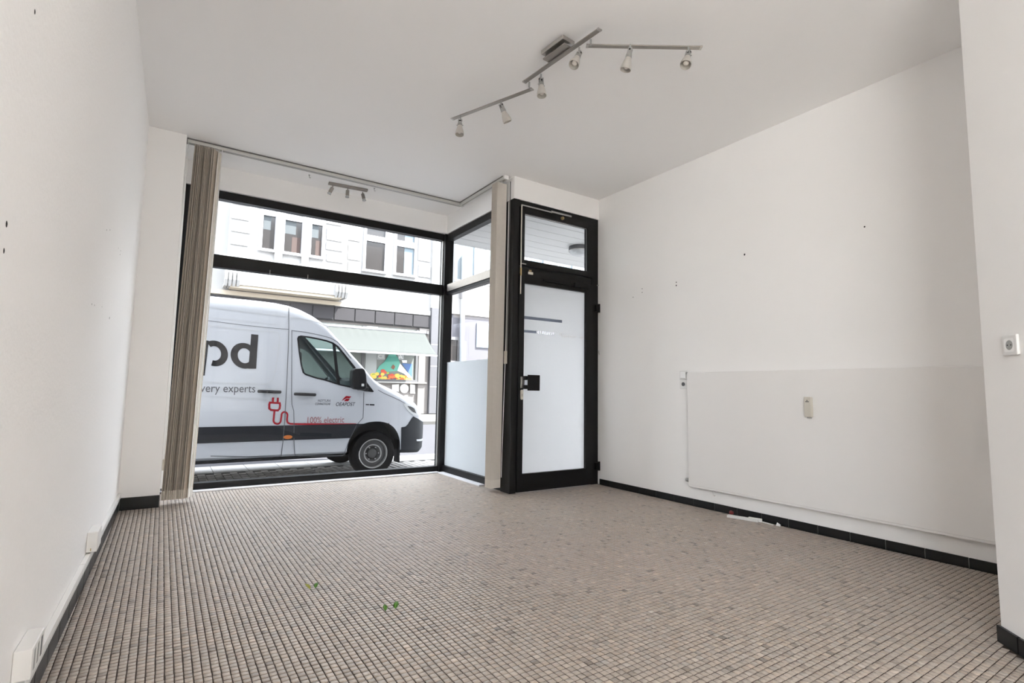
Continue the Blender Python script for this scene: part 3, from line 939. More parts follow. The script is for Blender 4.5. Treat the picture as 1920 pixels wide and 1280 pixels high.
al = thing('heat_meter', (RXF - 0.02, 2.045, 0.85), 'small cream heat cost meter stuck on the flat radiator', 'meter')
box('housing', M['cream'], al, RXF - 0.030, RXF + 0.004, 2.020, 2.072, 0.842, 0.990, 0.006)
box('display', M['dark'], al, RXF - 0.0308, RXF - 0.0299, 2.034, 2.060, 0.952, 0.957)
box('logo_dot', M['dark'], al, RXF - 0.0308, RXF - 0.0299, 2.043, 2.051, 0.960, 0.966)
box('base_clip', M['greypl'], al, RXF - 0.012, RXF - 0.0005, 2.030, 2.062, 0.832, 0.8415, 0.002)

# switch with socket left of the radiator
sw = thing('wall_switch', (XR, 3.225, 1.10), 'white light switch above a socket at the radiator corner', 'switch')
q = on_x(1281, 703, XR - 0.01)
box('switch_frame', M['white'], sw, XR - 0.010, XR - 0.0005, q.y - 0.042, q.y + 0.042, q.z - 0.042, q.z + 0.042, 0.003)
box('rocker', M['whiteb'], sw, XR - 0.017, XR - 0.0095, q.y - 0.030, q.y + 0.030, q.z - 0.030, q.z + 0.030, 0.003)
zs = q.z - 0.084
box('socket_frame', M['white'], sw, XR - 0.010, XR - 0.0005, q.y - 0.042, q.y + 0.042, zs - 0.041, zs + 0.041, 0.003)
MB().lathe([(0.018, 0), (0.018, 0.004)], rot_to((-1, 0, 0), (XR - 0.0095, q.y, zs)), 20).build('socket_well', M['lampgrey'], sw)

# socket on the slanted pier
du = Vector((-1, -1, 0)).normalized(); dn = Vector((-1, 1, 0)).normalized()
sp = Vector((2.829, 0.642, 1.214))
so = thing('wall_socket', (sp.x, sp.y, sp.z), 'white earthed socket on the slanted pier at right edge', 'socket')
fm = Matrix.Translation(sp) @ Matrix(((du.x, dn.x, 0, 0), (du.y, dn.y, 0, 0), (0, 0, 1, 0), (0, 0, 0, 1)))
MB().obox(fm @ Matrix.Translation((0, 0.006, 0)), 0.083, 0.011, 0.083).build('frame', M['white'], so, bevel=0.004)
ins = MB()
nseg = 28
vsx, fsx = [], []
for k in range(nseg):
    a = 2 * math.pi * k / nseg
    ca, sa = math.cos(a), math.sin(a)
    mxx = max(abs(ca), abs(sa))
    vsx += [fm @ Vector((0.0275 * ca / mxx, 0.0125, 0.0275 * sa / mxx)), fm @ Vector((0.0205 * ca, 0.0125, 0.0205 * sa)),
            fm @ Vector((0.0195 * ca, 0.0118, 0.0195 * sa))]
for k in range(nseg):
    a, b = k * 3, ((k + 1) % nseg) * 3
    fsx += [(a, b, b + 1, a + 1), (a + 1, b + 1, b + 2, a + 2)]
ins.add(vsx, fsx).build('insert', M['whiteb'], so)
MB().lathe([(0.0195, 0), (0.0195, 0.0003)], fm @ Matrix.Translation((0, 0.0116, 0)) @ Matrix.Rotation(-math.pi / 2, 4, 'X'), 24).build('well', M['greypl'], so)
for s_ in (-1, 1):
    MB().lathe([(0.0028, 0), (0.0028, 0.0006)], fm @ Matrix.Translation((s_ * 0.0095, 0.0119, 0)) @ Matrix.Rotation(-math.pi / 2, 4, 'X'), 10).build('pin_hole', M['dark'], so)

# cable trunking and boxes on the left wall
def lw(y, off, z):
    return (xl(y) + off, y, z)


def lbox(name, m_, parent, y0, y1, o0, o1, z0, z1, bevel=0.0):
    v = [lw(y0, o0, z0), lw(y0, o1, z0), lw(y1, o1, z0), lw(y1, o0, z0), lw(y0, o0, z1), lw(y0, o1, z1), lw(y1, o1, z1), lw(y1, o0, z1)]
    return MB().add(v, [(3, 2, 1, 0), (4, 5, 6, 7), (0, 1, 5, 4), (1, 2, 6, 5), (2, 3, 7, 6), (3, 0, 4, 7)]).build(name, m_, parent, bevel=bevel)


tk = thing('cable_trunking', lw(2.4, 0, 0.10), 'white cable trunking running above the left skirting', 'trunking')
for (a, b) in ((-0.6, 1.55), (1.555, 3.30), (3.305, 5.29)):
    seg = lbox('trunk_segment', M['white'], tk, a, b, 0.0005, 0.021, 0.102, 0.140, 0.002)
    lbox('lid_line', M['greypl'], seg, a + .002, b - .002, 0.0206, 0.0214, 0.112, 0.113)
ph1 = thing('phone_socket', lw(2.12, 0, 0.16), 'white surface phone socket with three slots near the viewer', 'socket')
h_ = lbox('housing', M['white'], ph1, 2.035, 2.20, 0.0005, 0.042, 0.172, 0.255, 0.003)
for y in (2.062, 2.108, 2.154):
    lbox('slot', M['lampgrey'] if y > 2.15 else M['greypl'], ph1, y, y + 0.018, 0.0419, 0.0426, 0.186, 0.242)
jb = thing('junction_box', lw(3.55, 0, 0.16), 'small white junction box on the trunking near the pier', 'box')
lbox('housing', M['white'], jb, 3.49, 3.66, 0.0005, 0.045, 0.145, 0.245, 0.003)
lbox('cover_screw', M['brass'], jb, 3.488, 3.4895, 0.018, 0.022, 0.152, 0.165)
# screw holes and plugs left in the walls
hm = MB().lathe([(0.0055, 0), (0.003, 0.0008)], Matrix.Identity(4), 8).mesh('screw_hole')
hm.materials.append(M['dark'])


def hole(p, nrm, parent, s_=1.0):
    o = link('screw_hole', hm, None, p, parent)
    o.rotation_euler = Vector(nrm).to_track_quat('Z', 'Y').to_euler()
    o.scale = (s_, s_ * 1.2, s_)


for (px, py, s_) in ((65, 22, 1.0), (12, 420, 1.2), (7, 470, 1.0), (200, 431, 0.7), (206, 431, 0.7), (222, 465, 0.6), (226, 470, 0.7), (225, 477, 0.7), (172, 570, 0.7), (177, 572, 0.6), (191, 575, 0.5), (205, 596, 1.1)):
    w = ray(px, py)
    t = -0.335 / (w[0] - 0.018 * w[1])
    hole(Vector((w[0] * t + 0.0003, w[1] * t, CAM_H + w[2] * t)), (1, -0.018, 0), wall_left, s_)
for (px, py, s_) in ((1396, 477, 1.4), (1621, 425, 1.0), (1268, 529, 1.0), (1268, 535, 1.2), (1204, 541, 0.8), (1204, 548, 0.8), (1187, 557, 0.8)):
    hole(on_x(px, py, XR - 0.0003), (-1, 0, 0), wall_right, s_)

# ================================================================== THINGS ON THE FLOOR
def leaf_obj(px, py, ang, L, W, m_, label, tilt):
    p = on_floor(px, py)
    v, f = [], []
    n = 8
    for i in range(n + 1):
        t = i / n
        w = W * math.sin(math.pi * t ** 0.8) * (1 - 0.25 * t)
        zc = 0.001 + tilt * L * math.sin(t * 1.4)
        for s_ in (-1, 0, 1):
            lx, ly = L * t, s_ * w
            z = zc + abs(s_) * w * 0.5
            v.append((p.x + lx * math.cos(ang) - ly * math.sin(ang), p.y + lx * math.sin(ang) + ly * math.cos(ang), z))
    for i in range(n):
        for k in range(2):
            a = i * 3 + k
            f.append((a, a + 1, a + 4, a + 3))
    lf_ = MB().add(v, f)
    o = lf_.build('fallen_leaf', m_, smooth=True)
    md = o.modifiers.new('thick', 'SOLIDIFY'); md.thickness = 0.0006; md.offset = 1
    s2 = MB().tube([(p.x, p.y, 0.002), (p.x - 0.010 * math.cos(ang), p.y - 0.010 * math.sin(ang), 0.0016)], 0.0008, 5)
    s2.build('stalk', M['leaf'], o)
    return tag(o, label, 'leaf', 'small leaves fallen on the mosaic floor')


leaf_obj(582, 1105, 2.0, 0.050, 0.011, M['leaf_y'], 'yellowing leaf on the floor, leftmost of the four leaves', 0.35)
leaf_obj(591, 1103, 1.1, 0.036, 0.011, M['leaf'], 'dull green leaf right beside the yellowing leaf', 0.45)
leaf_obj(723, 1146, 1.4, 0.036, 0.010, M['leaf'], 'bright green leaf, left one of the nearer pair', 0.5)
leaf_obj(741, 1142, 1.0, 0.040, 0.013, M['leaf'], 'bright green leaf, right one of the nearer pair', 0.5)

ps = thing('trunking_offcut', (3.98, 2.58, 0), 'broken white plastic trunking offcut lying by the right skirting', 'offcut')
pa, pb = on_floor(1363, 969), on_floor(1421, 979)
dd = (pb - pa); mm = Matrix.Translation((pa + pb) / 2 + Vector((0.012, 0.0, 0.006))) @ Matrix.Rotation(math.atan2(dd.y, dd.x), 4, 'Z')
MB().obox(mm @ Matrix.Translation((0, 0, 0.003)), dd.length, 0.046, 0.018).build('strip', M['white'], ps, bevel=0.002)
MB().obox(mm @ Matrix.Translation((0.09, 0.012, 0.007)), 0.10, 0.024, 0.026).build('clip_edge', M['white'], ps, bevel=0.002)
pc, pd = on_floor(1420, 977), on_floor(1449, 985)
dd = pd - pc
MB().obox(Matrix.Translation((pc + pd) / 2 + Vector((0.006, 0, 0.004))) @ Matrix.Rotation(math.atan2(dd.y, dd.x), 4, 'Z'), dd.length, 0.012, 0.007).build('thin_end', M['white'], ps, bevel=0.001)
p = on_floor(1369, 968)
rc = MB().lathe([(0.014, 0), (0.016, 0.008), (0.013, 0.022), (0.006, 0.027)], Matrix.Translation((p.x + 0.014, p.y, 0.0182)), 12)
rc.lathe([(0.007, 0), (0.007, 0.02)], Matrix.Translation((p.x + 0.026, p.y - 0.008, 0.0182)), 8)
tag(rc.build('red_cap', M['red'], smooth=True), 'small dark red plastic cap on the white offcut', 'cap')
p = on_floor(1459, 986)
ch = MB().add([(p.x, p.y + 0.018, 0), (p.x + 0.026, p.y - 0.006, 0), (p.x - 0.002, p.y - 0.016, 0), (p.x + 0.022, p.y + 0.014, 0.012),
               (p.x + 0.004, p.y + 0.010, 0.026), (p.x + 0.014, p.y - 0.012, 0.012)],
              [(0, 1, 2), (0, 2, 4), (0, 4, 3), (0, 3, 1), (2, 5, 4), (2, 1, 5), (1, 3, 5), (3, 4, 5)])
tag(ch.build('plaster_chip', M['whiteb']), 'small white broken chip beside the right skirting', 'chip')

# ================================================================== OUTSIDE: OWN BUILDING AND PORCH
ZST = -0.345         # street level
of = MB()
of.box(-11, 17, 0.3, 6.30, 3.405, 10.0)
tag(of.build('wall_upper_storeys', M['facade_own']), 'upper storeys of the own building above the shop', 'wall', kind=S)
ol = MB(); ol.box(-11, xl(6.1) - 0.28, 0.3, 6.12, ZST, 3.4)
tag(ol.build('wall_neighbour_left', M['facade_own']), 'street wall of the adjoining house left of the shop', 'wall', kind=S)
orr = MB(); orr.box(7.5, 17, Y_BACK - .2, 6.12, ZST, 3.4)
tag(orr.build('wall_neighbour_right', M['facade_own']), 'street wall of the adjoining house right of the porch', 'wall', kind=S)
op = MB(); op.box(4.305, 7.495, 4.40, 4.53, -0.02, 3.0)
tag(op.build('wall_porch_back', M['wall']), 'white back wall of the porch beside the door', 'wall', kind=S)
cg = MB(); cg.box(-12, xl(-4) - 0.30, -12, 0.29, -0.4, -0.12)  # added out of view, bounces light up onto the ceiling
tag(cg.build('courtyard', M['court']), 'pale paved courtyard behind the house', 'ground', kind=S)
# porch ceiling of white boards
ps_ = MB(); ps_.box(2.99, 7.49, 4.54, 6.36, 3.016, 3.40)
soff = tag(ps_.build('soffit', M['panel_dark']), 'white boarded porch ceiling outside the door', 'ceiling', kind=S)
edges = [4.545, 4.70, 4.93, 5.157, 5.385, 5.615, 5.845, 6.08, 6.30, 6.36]
for a, b in zip(edges[:-1], edges[1:]):
    box('soffit_board', M['soffit'], soff, 2.992, 7.488, a + 0.004, b - 0.004, 3.0, 3.0155, 0.002)
stp = MB(); stp.box(2.985, 7.49, 4.50, 6.12, ZST, -0.022)
tag(stp.build('porch_step', M['kerb']), 'pale stone step in front of the shop door', 'step', kind=S)
plinth = MB(); plinth.box(-0.6, 2.98, 6.025, 6.10, ZST, -0.001)
tag(plinth.build('wall_plinth', M['greystone']), 'grey stone plinth below the shop window outside', 'wall', kind=S)

lp = thing('porch_lamp', (4.68, 5.44, 3.0), 'round grey ceiling lamp with opal dome under the porch boards', 'lamp')
lm_ = Matrix.Translation((4.68, 5.44, 3.0)) @ Matrix.Rotation(math.pi, 4, 'X')
MB().lathe([(0.135, 0.0), (0.140, 0.01), (0.142, 0.055), (0.138, 0.060)], lm_, 32).build('lamp_base', M['lampgrey'], lp, smooth=True)
MB().lathe([(0.145, 0.058), (0.147, 0.066), (0.142, 0.072), (0.138, 0.066)], lm_, 32, cap=False).build('lamp_ring', M['silver'], lp, smooth=True)
MB().lathe([(0.138, 0.062), (0.125, 0.085), (0.10, 0.107), (0.06, 0.124), (0.02, 0.131), (0.001, 0.132)], lm_, 32).build('lamp_dome', M['opal'], lp, smooth=True)

# ================================================================== STREET
pv = MB(); pv.box(-12, 22, 6.10, 9.45, -0.60, ZST - 0.008)
pave = tag(pv.build('pavement', M['paver_joint']), 'grey paved parking strip in front of the shop', 'pavement', kind=S)
PW, PL = 0.11, 0.22
pvx, pvy = [], []
for i in range(int(13 / PW)):
    x = -3.0 + i * PW
    y0 = 6.12 - (PL / 2 if i % 2 else 0)
    j = 0
    while y0 + (j + 1) * PL < 9.46:
        if y0 + j * PL > 6.10:
            pvx.append(x + PW / 2); pvy.append(y0 + j * PL + PL / 2)
        j += 1
n = len(pvx)
vv = np.zeros((n, 8, 3))
for c in range(4):
    for lay, (ins_, z) in enumerate(((0.004, ZST - 0.010), (0.007, ZST))):
        vv[:, lay * 4 + c, 0] = np.array(pvx) + corner[c, 0] * (PW / 2 - ins_)
        vv[:, lay * 4 + c, 1] = np.array(pvy) + corner[c, 1] * (PL / 2 - ins_)
        vv[:, lay * 4 + c, 2] = z
fq = np.array([(0, 1, 5, 4), (1, 2, 6, 5), (2, 3, 7, 6), (3, 0, 4, 7), (4, 5, 6, 7)])
me = np_mesh('paver_field', vv.reshape(-1, 3), (fq[None] + (np.arange(n) * 8)[:, None, None]).reshape(-1, 4))
me.materials.append(M['paver'])
link('paver_field', me, None, (0, 0, 0), pave)['kind'] = 'stuff'
kb = MB(); kb.box(-12, 22, 9.45, 10.25, -0.60, ZST - 0.006)
kerb = tag(kb.build('gutter_strip', M['paver_joint']), 'pale granite gutter strip along the road', 'kerb', kind=S)
km = MB().box(-0.245, 0.245, -0.395, 0.395, -0.01, 0.006).mesh('gutter_stone'); km.materials.append(M['kerb'])
for i in range(30):
    link('gutter_stone', km, None, (-4 + i * 0.5, 9.85, ZST - 0.004), kerb)
rdm = MB()
rdm.prism([(10.25, ZST), (15.4, -0.10), (15.4, -0.6), (10.25, -0.6)], -12, 24, 'x')
tag(rdm.build('road', M['asphalt']), 'sunlit asphalt street between the houses', 'road', kind=S)
fw = MB()
fw.prism([(15.4, 0.0), (20.2, 0.07), (20.2, -0.6), (15.4, -0.6)], -12, 24, 'x')
tag(fw.build('far_sidewalk', M['walk']), 'bright sidewalk in front of the opposite houses', 'pavement', kind=S)

# ================================================================== OPPOSITE HOUSE
FY = 19.0
BY = 18.4


def frect(x0, y0, x1, y1, Y):
    ym, xm = (y0 + y1) / 2, (x0 + x1) / 2
    return on_y(x0, ym, Y).x, on_y(x1, ym, Y).x, on_y(xm, y1, Y).z, on_y(xm, y0, Y).z


XE = on_y(806, 600, FY).x            # right end of the white house
th = thing('town_house', (3.0, FY, 0.07), 'white ornate town house with bay and shop across the street', 'house')
box('wall', M['plaster'], th, -11.5, XE, FY, FY + 0.4, 3.86, 8.4)
box('lower_wall', M['stone'], th, -11.5, XE, FY + 0.05, FY + 0.4, 0.07, 3.42)
bx0, bx1 = on_y(431, 450, BY).x, on_y(648, 540, BY).x
zb_ = 4.20
bay = box('bay', M['plaster'], th, bx0, bx1, BY, FY, zb_, 8.4)
box('bay_underside', M['beige'], th, bx0 + 0.1, bx1 - 0.1, BY + 0.05, FY - 0.001, zb_ - 0.10, zb_ - 0.001)
box('lower_moulding', M['beige'], th, -11.4, on_y(640, 572, FY).x, FY - 0.12, FY - 0.001, 3.92, 4.06)
# consoles under both ends of the bay
for (px, py) in ((436, 510), (640, 543)):
    c = on_y(px, py, BY)
    for dx in (-0.17, -0.055, 0.06, 0.175):
        cm_ = MB()
        cm_.prism([(BY + 0.05, 4.60), (BY - 0.10, 4.60), (BY - 0.10, 4.32), (BY + 0.02, 4.13), (FY - 0.02, 4.13), (FY - 0.02, 4.19), (BY + 0.05, 4.19)], c.x + dx - 0.04, c.x + dx + 0.04, 'x')
        cm_.build('console_rib', M['plaster'], th)
# string course on the bay
zc = 4.86
for (dz, h, pr) in ((0.16, 0.07, 0.14), (0.05, 0.09, 0.09), (-0.10, 0.10, 0.05)):
    box('string_course', M['plaster'], th, bx0 - pr * 0.5 - 0.2, bx1 + pr * 0.5 + 0.08, BY - pr, BY - 0.001, zc + dz, zc + dz + h)
# plaster block frames (rustication)
def block(x0, y0, x1, y1, Y, d=0.05):
    a, b, c, e = frect(x0, y0, x1, y1, Y)
    box('plaster_block', M['plaster'], th, a, b, Y - d, Y - 0.001, c, e, 0.012)


for (x0, y0, x1, y1) in ((432, 388, 468, 412), (433, 417, 470, 436), (432, 441, 466, 460), (432, 352, 470, 384),
                         (612, 428, 642, 452), (611, 456, 643, 470), (612, 476, 644, 492), (612, 395, 642, 422)):
    block(x0, y0, x1, y1, BY)
for (x0, y0, x1, y1) in ((652, 420, 676, 452), (652, 458, 676, 488), (652, 492, 676, 512), (784, 445, 806, 490), (784, 497, 806, 520)):
    block(x0, y0, x1, y1, FY)


def far_window(px, Y, top, bot, split, curt, name='window'):
    """px extents of the dark glass; white surround, lower and upper pane"""
    x0, x1 = px
    a, b, c, e = frect(x0, top, x1, bot, Y)
    zs_ = on_y((x0 + x1) / 2, split[0], Y).z, on_y((x0 + x1) / 2, split[1], Y).z      # bar between panes (upper z, lower z)
    fw_ = 0.10
    top_z = e + 0.55
    f = MB()
    f.box(a - fw_, a, Y - 0.07, Y + 0.01, c - fw_, top_z + fw_)
    f.box(b, b + fw_, Y - 0.07, Y + 0.01, c - fw_, top_z + fw_)
    f.box(a, b, Y - 0.07, Y + 0.01, c - fw_, c)
    f.box(a, b, Y - 0.07, Y + 0.01, top_z, top_z + fw_)
    f.box(a, b, Y - 0.075, Y + 0.01, zs_[1], zs_[0])
    fo = f.build(name, M['upvc'], th)
    box('sill', M['plaster'], fo, a - fw_ - 0.04, b + fw_ + 0.04, Y - 0.12, Y - 0.071, c - fw_ + 0.001, c - fw_ + 0.06)
    box('pane', M['farglass'], fo, a, b, Y - 0.012, Y - 0.004, c, zs_[1])
    box('pane', M['farglass'], fo, a, b, Y - 0.012, Y - 0.004, zs_[0], top_z)
    if curt == 'net':
        box('curtain', M['curtain'], fo, a + 0.01, a + (b - a) * 0.66, Y - 0.016, Y - 0.0125, zs_[1] - (zs_[1] - c) * 0.42, zs_[1] - 0.01)
        box('curtain', M['brown_cur'], fo, a + (b - a) * 0.45, b - 0.03, Y - 0.016, Y - 0.0125, c + 0.02, zs_[1] - (zs_[1] - c) * 0.5)
    elif curt == 'grey':
        box('curtain', M['curtain'], fo, a + 0.02, a + (b - a) * 0.66, Y - 0.016, Y - 0.0125, zs_[1] - (zs_[1] - c) * 0.42, zs_[1] - 0.01)
    elif curt == 'blue':
        box('curtain', M['curtain_b'], fo, a + (b - a) * 0.46, b - 0.01, Y - 0.016, Y - 0.0125, c + 0.01, zs_[1] - 0.01)
        box('curtain', M['curtain_b'], fo, a + (b - a) * 0.46, b - 0.01, Y - 0.016, Y - 0.0125, zs_[0] + 0.01, top_z - 0.01)
    return fo


far_window((492, 515), BY, 404, 467, (394, 405), 'grey')
far_window((533, 565), BY, 413, 474, (404, 415), 'net')
far_window((583, 603), BY, 421, 480, (411, 422), 'net')
far_window((685, 720.5), FY, 453, 507, (443, 454), None)
far_window((742, 775.5), FY, 463, 514, (453, 464), 'blue')
# pilaster strips between the bay windows
for px in (524, 574):
    c = on_y(px, 440, BY)
    box('pilaster', M['plaster'], th, c.x - 0.13, c.x + 0.10, BY - 0.13, BY - 0.071, 5.10, 8.3, 0.01)

# shop fascia: ledge, joint backing, panels
lz0, lz1 = 3.86, 4.02
box('ledge', M['plaster'], th, on_y(627, 570, FY).x, XE - 0.02, FY - 0.10, FY - 0.001, lz0 + 0.04, lz1 + 0.06)
box('fascia_backing', M['panel_dark'], th, -11.4, XE - 0.04, FY - 0.06, FY + 0.049, 3.38, 3.895)
jx = [on_y(p, 594, FY).x for p in (625, 664, 702, 738.5, 773, 805)]
pw = jx[1] - jx[0]
xs_ = [jx[0] - pw * i for i in range(12, 0, -1)] + jx
for a, b in zip(xs_[:-1], xs_[1:]):
    box('fascia_panel', M['panel'], th, a + 0.02, b - 0.02, FY - 0.085, FY - 0.061, 3.42, 3.86, 0.004)
# shop window under the awning
sx0, sx1 = on_y(681, 690, FY).x, on_y(783, 690, FY).x
zl, zh = on_y(770, 712, FY).z, 3.30
box('shop_window', M['shopglass'], th, sx0 - 2.2, sx1 - 0.0, FY + 0.02, FY + 0.049, zl, zh)
for xq in (sx0 - 0.08, sx1 - 0.10):
    box('shop_mullion', M['lampgrey'], th, xq, xq + 0.10, FY - 0.03, FY + 0.019, zl, zh)
box('shop_sill', M['lampgrey'], th, sx0 - 2.2, sx1, FY - 0.05, FY + 0.019, zl - 0.10, zl)
cur = MB(); cur.box(on_y(685, 690, FY).x, on_y(706, 690, FY).x, FY + 0.012, FY + 0.019, zl + 0.02, zh)
cur.build('inner_panel', M['grey_print'], th)
box('corner_pier', M['stone'], th, sx1 + 0.02, XE - 0.02, FY - 0.04, FY + 0.049, 0.07, 3.38)
box('shop_rail', M['greypl'], th, on_y(690, 718, FY).x, XE - 0.10, FY - 0.11, FY - 0.06, on_y(770, 718.5, FY).z, on_y(770, 716, FY).z)

# printed window graphic: teal cone with a heap of vegetables
PYs = FY + 0.008


def fpoly(name, m_, px, Y, parent, d=0.004):
    pts = [on_y(a, b, Y) for a, b in px]
    return MB().prism([(q.x, q.z) for q in pts], Y - d, Y, 'y').build(name, m_, parent)


gr = thing('window_graphic', (on_y(740, 700, FY).x, PYs, zl), 'printed shop window graphic of vegetables under a teal cone', 'window graphic')
fpoly('teal_cone', M['green_print'], [(704, 699), (711, 686), (720, 679), (727, 668), (730, 663), (741, 663), (750, 680), (757, 694)], PYs, gr)
fpoly('teal_band', M['green_print2'], [(721, 678), (727, 668), (745, 668), (749, 677)], PYs - 0.005, gr)
fpoly('white_wedge', M['white_print'], [(750, 681), (745, 695), (757, 700), (778, 718), (770, 705)], PYs - 0.006, gr)
fpoly('blue_field', M['blue_print'], [(753, 681), (773, 682), (772, 706), (768, 702)], PYs - 0.002, gr)
fpoly('brown_leaf', M['brown_print'], [(733, 689), (737, 683), (741, 687), (738, 693)], PYs - 0.006, gr)
rv = random.Random(5)
vm = ['orange_print', 'yellow_print', 'red_print', 'orange_print', 'lime_print', 'orange_print', 'yellow_print']
for i in range(44):
    t = rv.random()
    x = 699 + 72 * t
    h = 20 * (1 - abs(t - 0.35) * 1.1)
    y = 714 - rv.random() * max(5, h) + (t - 0.5) * 3
    r = rv.uniform(2.0, 4.2)
    m_ = M[vm[rv.randrange(len(vm))]] if t < 0.62 or rv.random() < 0.5 else M['yellow_print']
    fpoly('vegetable_print', m_, [(x + r * 1.3 * math.cos(a), y + r * math.sin(a)) for a in np.linspace(0, 2 * math.pi, 9, endpoint=False)], PYs - 0.0062 - i * 0.0001, gr)
fpoly('white_disc', M['white_print'], [(758 + 8 * math.cos(a), 728 + 8.5 * math.sin(a)) for a in np.linspace(0, 2 * math.pi, 16, endpoint=False)], PYs, gr)
fpoly('white_card', M['white_print'], [(735, 721), (748, 720), (748, 734), (735, 733)], PYs, gr)
fpoly('white_tab', M['white_print'], [(769, 720), (778, 721), (778, 738), (769, 737)], PYs, gr)
fpoly('sign_board', M['grey_print'], [(708, 663), (722, 663), (722, 674), (706, 674)], PYs - 0.002, gr)
fpoly('sign_board', M['grey_print'], [(745, 664), (757, 664), (757, 674), (748, 674)], PYs - 0.002, gr)
fpoly('white_tag', M['white_print'], [(753, 675), (763, 675), (763, 680), (755, 680)], PYs - 0.006, gr)


def text_mesh(s, x0, x1, z0, z1, y, name, m_, parent, yfun=None, off=0.004, shear=0.0):
    cd = bpy.data.curves.new('txt', 'FONT'); cd.body = s; cd.resolution_u = 4
    cd.shear = shear
    ob = bpy.data.objects.new('txt', cd); COL.objects.link(ob)
    dg = bpy.context.evaluated_depsgraph_get(); dg.update()
    me = bpy.data.meshes.new_from_object(ob.evaluated_get(dg))
    bpy.data.objects.remove(ob)
    co = np.zeros(len(me.vertices) * 3, np.float32); me.vertices.foreach_get('co', co)
    co = co.reshape(-1, 3)
    lo, hi = co.min(0), co.max(0)
    X = x0 + (co[:, 0] - lo[0]) / (hi[0] - lo[0]) * (x1 - x0)
    Z = z0 + (co[:, 1] - lo[1]) / (hi[1] - lo[1]) * (z1 - z0)
    Yv = np.array([yfun(a, b) - off for a, b in zip(X, Z)]) if yfun else np.full(len(X), y)
    fs = [tuple(p.vertices) for p in me.polygons]
    mb = MB().add(list(zip(X, Yv, Z)), fs)
    return mb.build(name, m_, parent)


a = on_y(709, 671, FY); b = on_y(719, 665, FY)
text_mesh('CI', a.x, b.x, a.z, b.z, PYs - 0.0072, 'sign_lettering', M['white_print'], gr)
a = on_y(747, 672, FY); b = on_y(755, 665, FY)
text_mesh('A', a.x, b.x, a.z, b.z, PYs - 0.0072, 'sign_lettering', M['white_print'], gr)

# awning
aw = thing('awning', (6.5, 18.4, 2.25), 'pale green shop awning rolled out across the street', 'awning')
ay0, ay1 = FY - 0.09, 17.75
ax0, ax1 = on_y(560, 608, ay0).x, on_y(797, 624, ay0).x
az0, az1 = on_y(790, 625, ay0).z, on_y(800, 665, ay1).z
v, f = [], []
NX, NY = 48, 8
for i in range(NX + 1):
    for j in range(NY + 1):
        t = j / NY
        x = ax0 + (ax1 - ax0) * i / NX
        fold = 0.022 * math.sin(i * 1.9) * math.exp(-((i - 22) / 9.0) ** 2) * (1 - t) * math.sin(math.pi * min(1, t * 2 + .2))
        v.append((x, ay0 + (ay1 - ay0) * t, az0 + (az1 - az0) * t - 0.05 * math.sin(math.pi * t) + fold))
for i in range(NX):
    for j in range(NY):
        q = i * (NY + 1) + j
        f.append((q, q + 1, q + NY + 2, q + NY + 1))
cl = MB().add(v, f).build('cloth', M['awning'], aw, smooth=True)
md = cl.modifiers.new('thick', 'SOLIDIFY'); md.thickness = 0.004
box('front_bar', M['upvc'], aw, ax0, ax1, ay1 - 0.03, ay1 + 0.01, az1 - 0.05, az1 + 0.01, 0.006)
MB().tube([(ax0, ay0 + 0.02, az0 + 0.03), (ax1 + 0.05, ay0 + 0.02, az0 + 0.03)], 0.05, 12).build('roller_tube', M['upvc'], aw, smooth=True)
for x in (ax0 + 0.3, ax1 - 0.3):
    MB().tube([(x, FY + 0.0, 2.75), (x - 0.3, 18.4, 2.5), (x, ay1, az1 - 0.02)], 0.02, 8).build('folding_arm', M['greypl'], aw)
box('end_bracket', M['lampgrey'], aw, ax1 + 0.05, ax1 + 0.14, ay0 - 0.06, ay0 + 0.06, az0 - 0.02, az0 + 0.09, 0.01)

# ---- grey house to the right
gh = thing('grey_house', (13.0, FY, 0.07), 'grey lilac rendered house right of the white town house', 'house')
box('wall', M['grey_render'], gh, XE + 0.62, 26, FY - 0.10, FY + 0.4, 0.07, 4.25)
box('upper_wall', M['plaster'], gh, XE + 0.62, 26, FY - 0.12, FY + 0.4, 4.25, 8.4)
box('stone_pier', M['greystone'], gh, XE, XE + 0.61, FY - 0.16, FY + 0.4, 0.07, on_y(814, 578, FY).z, 0.01)
box('upper_pier', M['plaster'], gh, XE, XE + 0.61, FY - 0.10, FY + 0.4, on_y(814, 578, FY).z + 0.01, 8.4)
for z in (1.1, 1.9, 2.75):
    box('pier_joint', M['grey_print'], gh, XE + 0.02, XE + 0.59, FY - 0.1615, FY - 0.1602, z, z + 0.02)
x0_, x1_, z0_, z1_ = frect(838, 637, 857, 676, FY - 0.1)
wfm = MB()
wfm.box(x0_ - .12, x0_, FY - .18, FY - .10, z0_ - .12, z1_ + .12); wfm.box(x1_, x1_ + .12, FY - .18, FY - .10, z0_ - .12, z1_ + .12)
wfm.box(x0_, x1_, FY - .18, FY - .10, z0_ - .12, z0_); wfm.box(x0_, x1_, FY - .18, FY - .10, z1_, z1_ + .12)
wo = wfm.build('window', M['lampgrey'], gh)
box('pane', M['farglass'], wo, x0_, x1_, FY - .12, FY - .105, z0_, z1_)
MB().tube([on_y(866, 545, FY - .25), on_y(866, 560, FY - .25)] , 0.09, 12).build('pipe_head', M['lampgrey'], gh)
pp = on_y(867, 600, FY - .25)
MB().tube([(pp.x, FY - .25, 0.08), (pp.x, FY - .25, 6.5)], 0.10, 12).build('down_pipe', M['pipe'], gh, smooth=True)
x0_, x1_, z0_, z1_ = frect(893, 606, 921, 652, FY - 0.1)
box('door_panel', M['blue_grey'], gh, x0_, x1_, FY - .14, FY - .1005, z0_, z1_, 0.01)
x0_, x1_, z0_, z1_ = frect(868, 640, 873, 690, FY - 0.1)
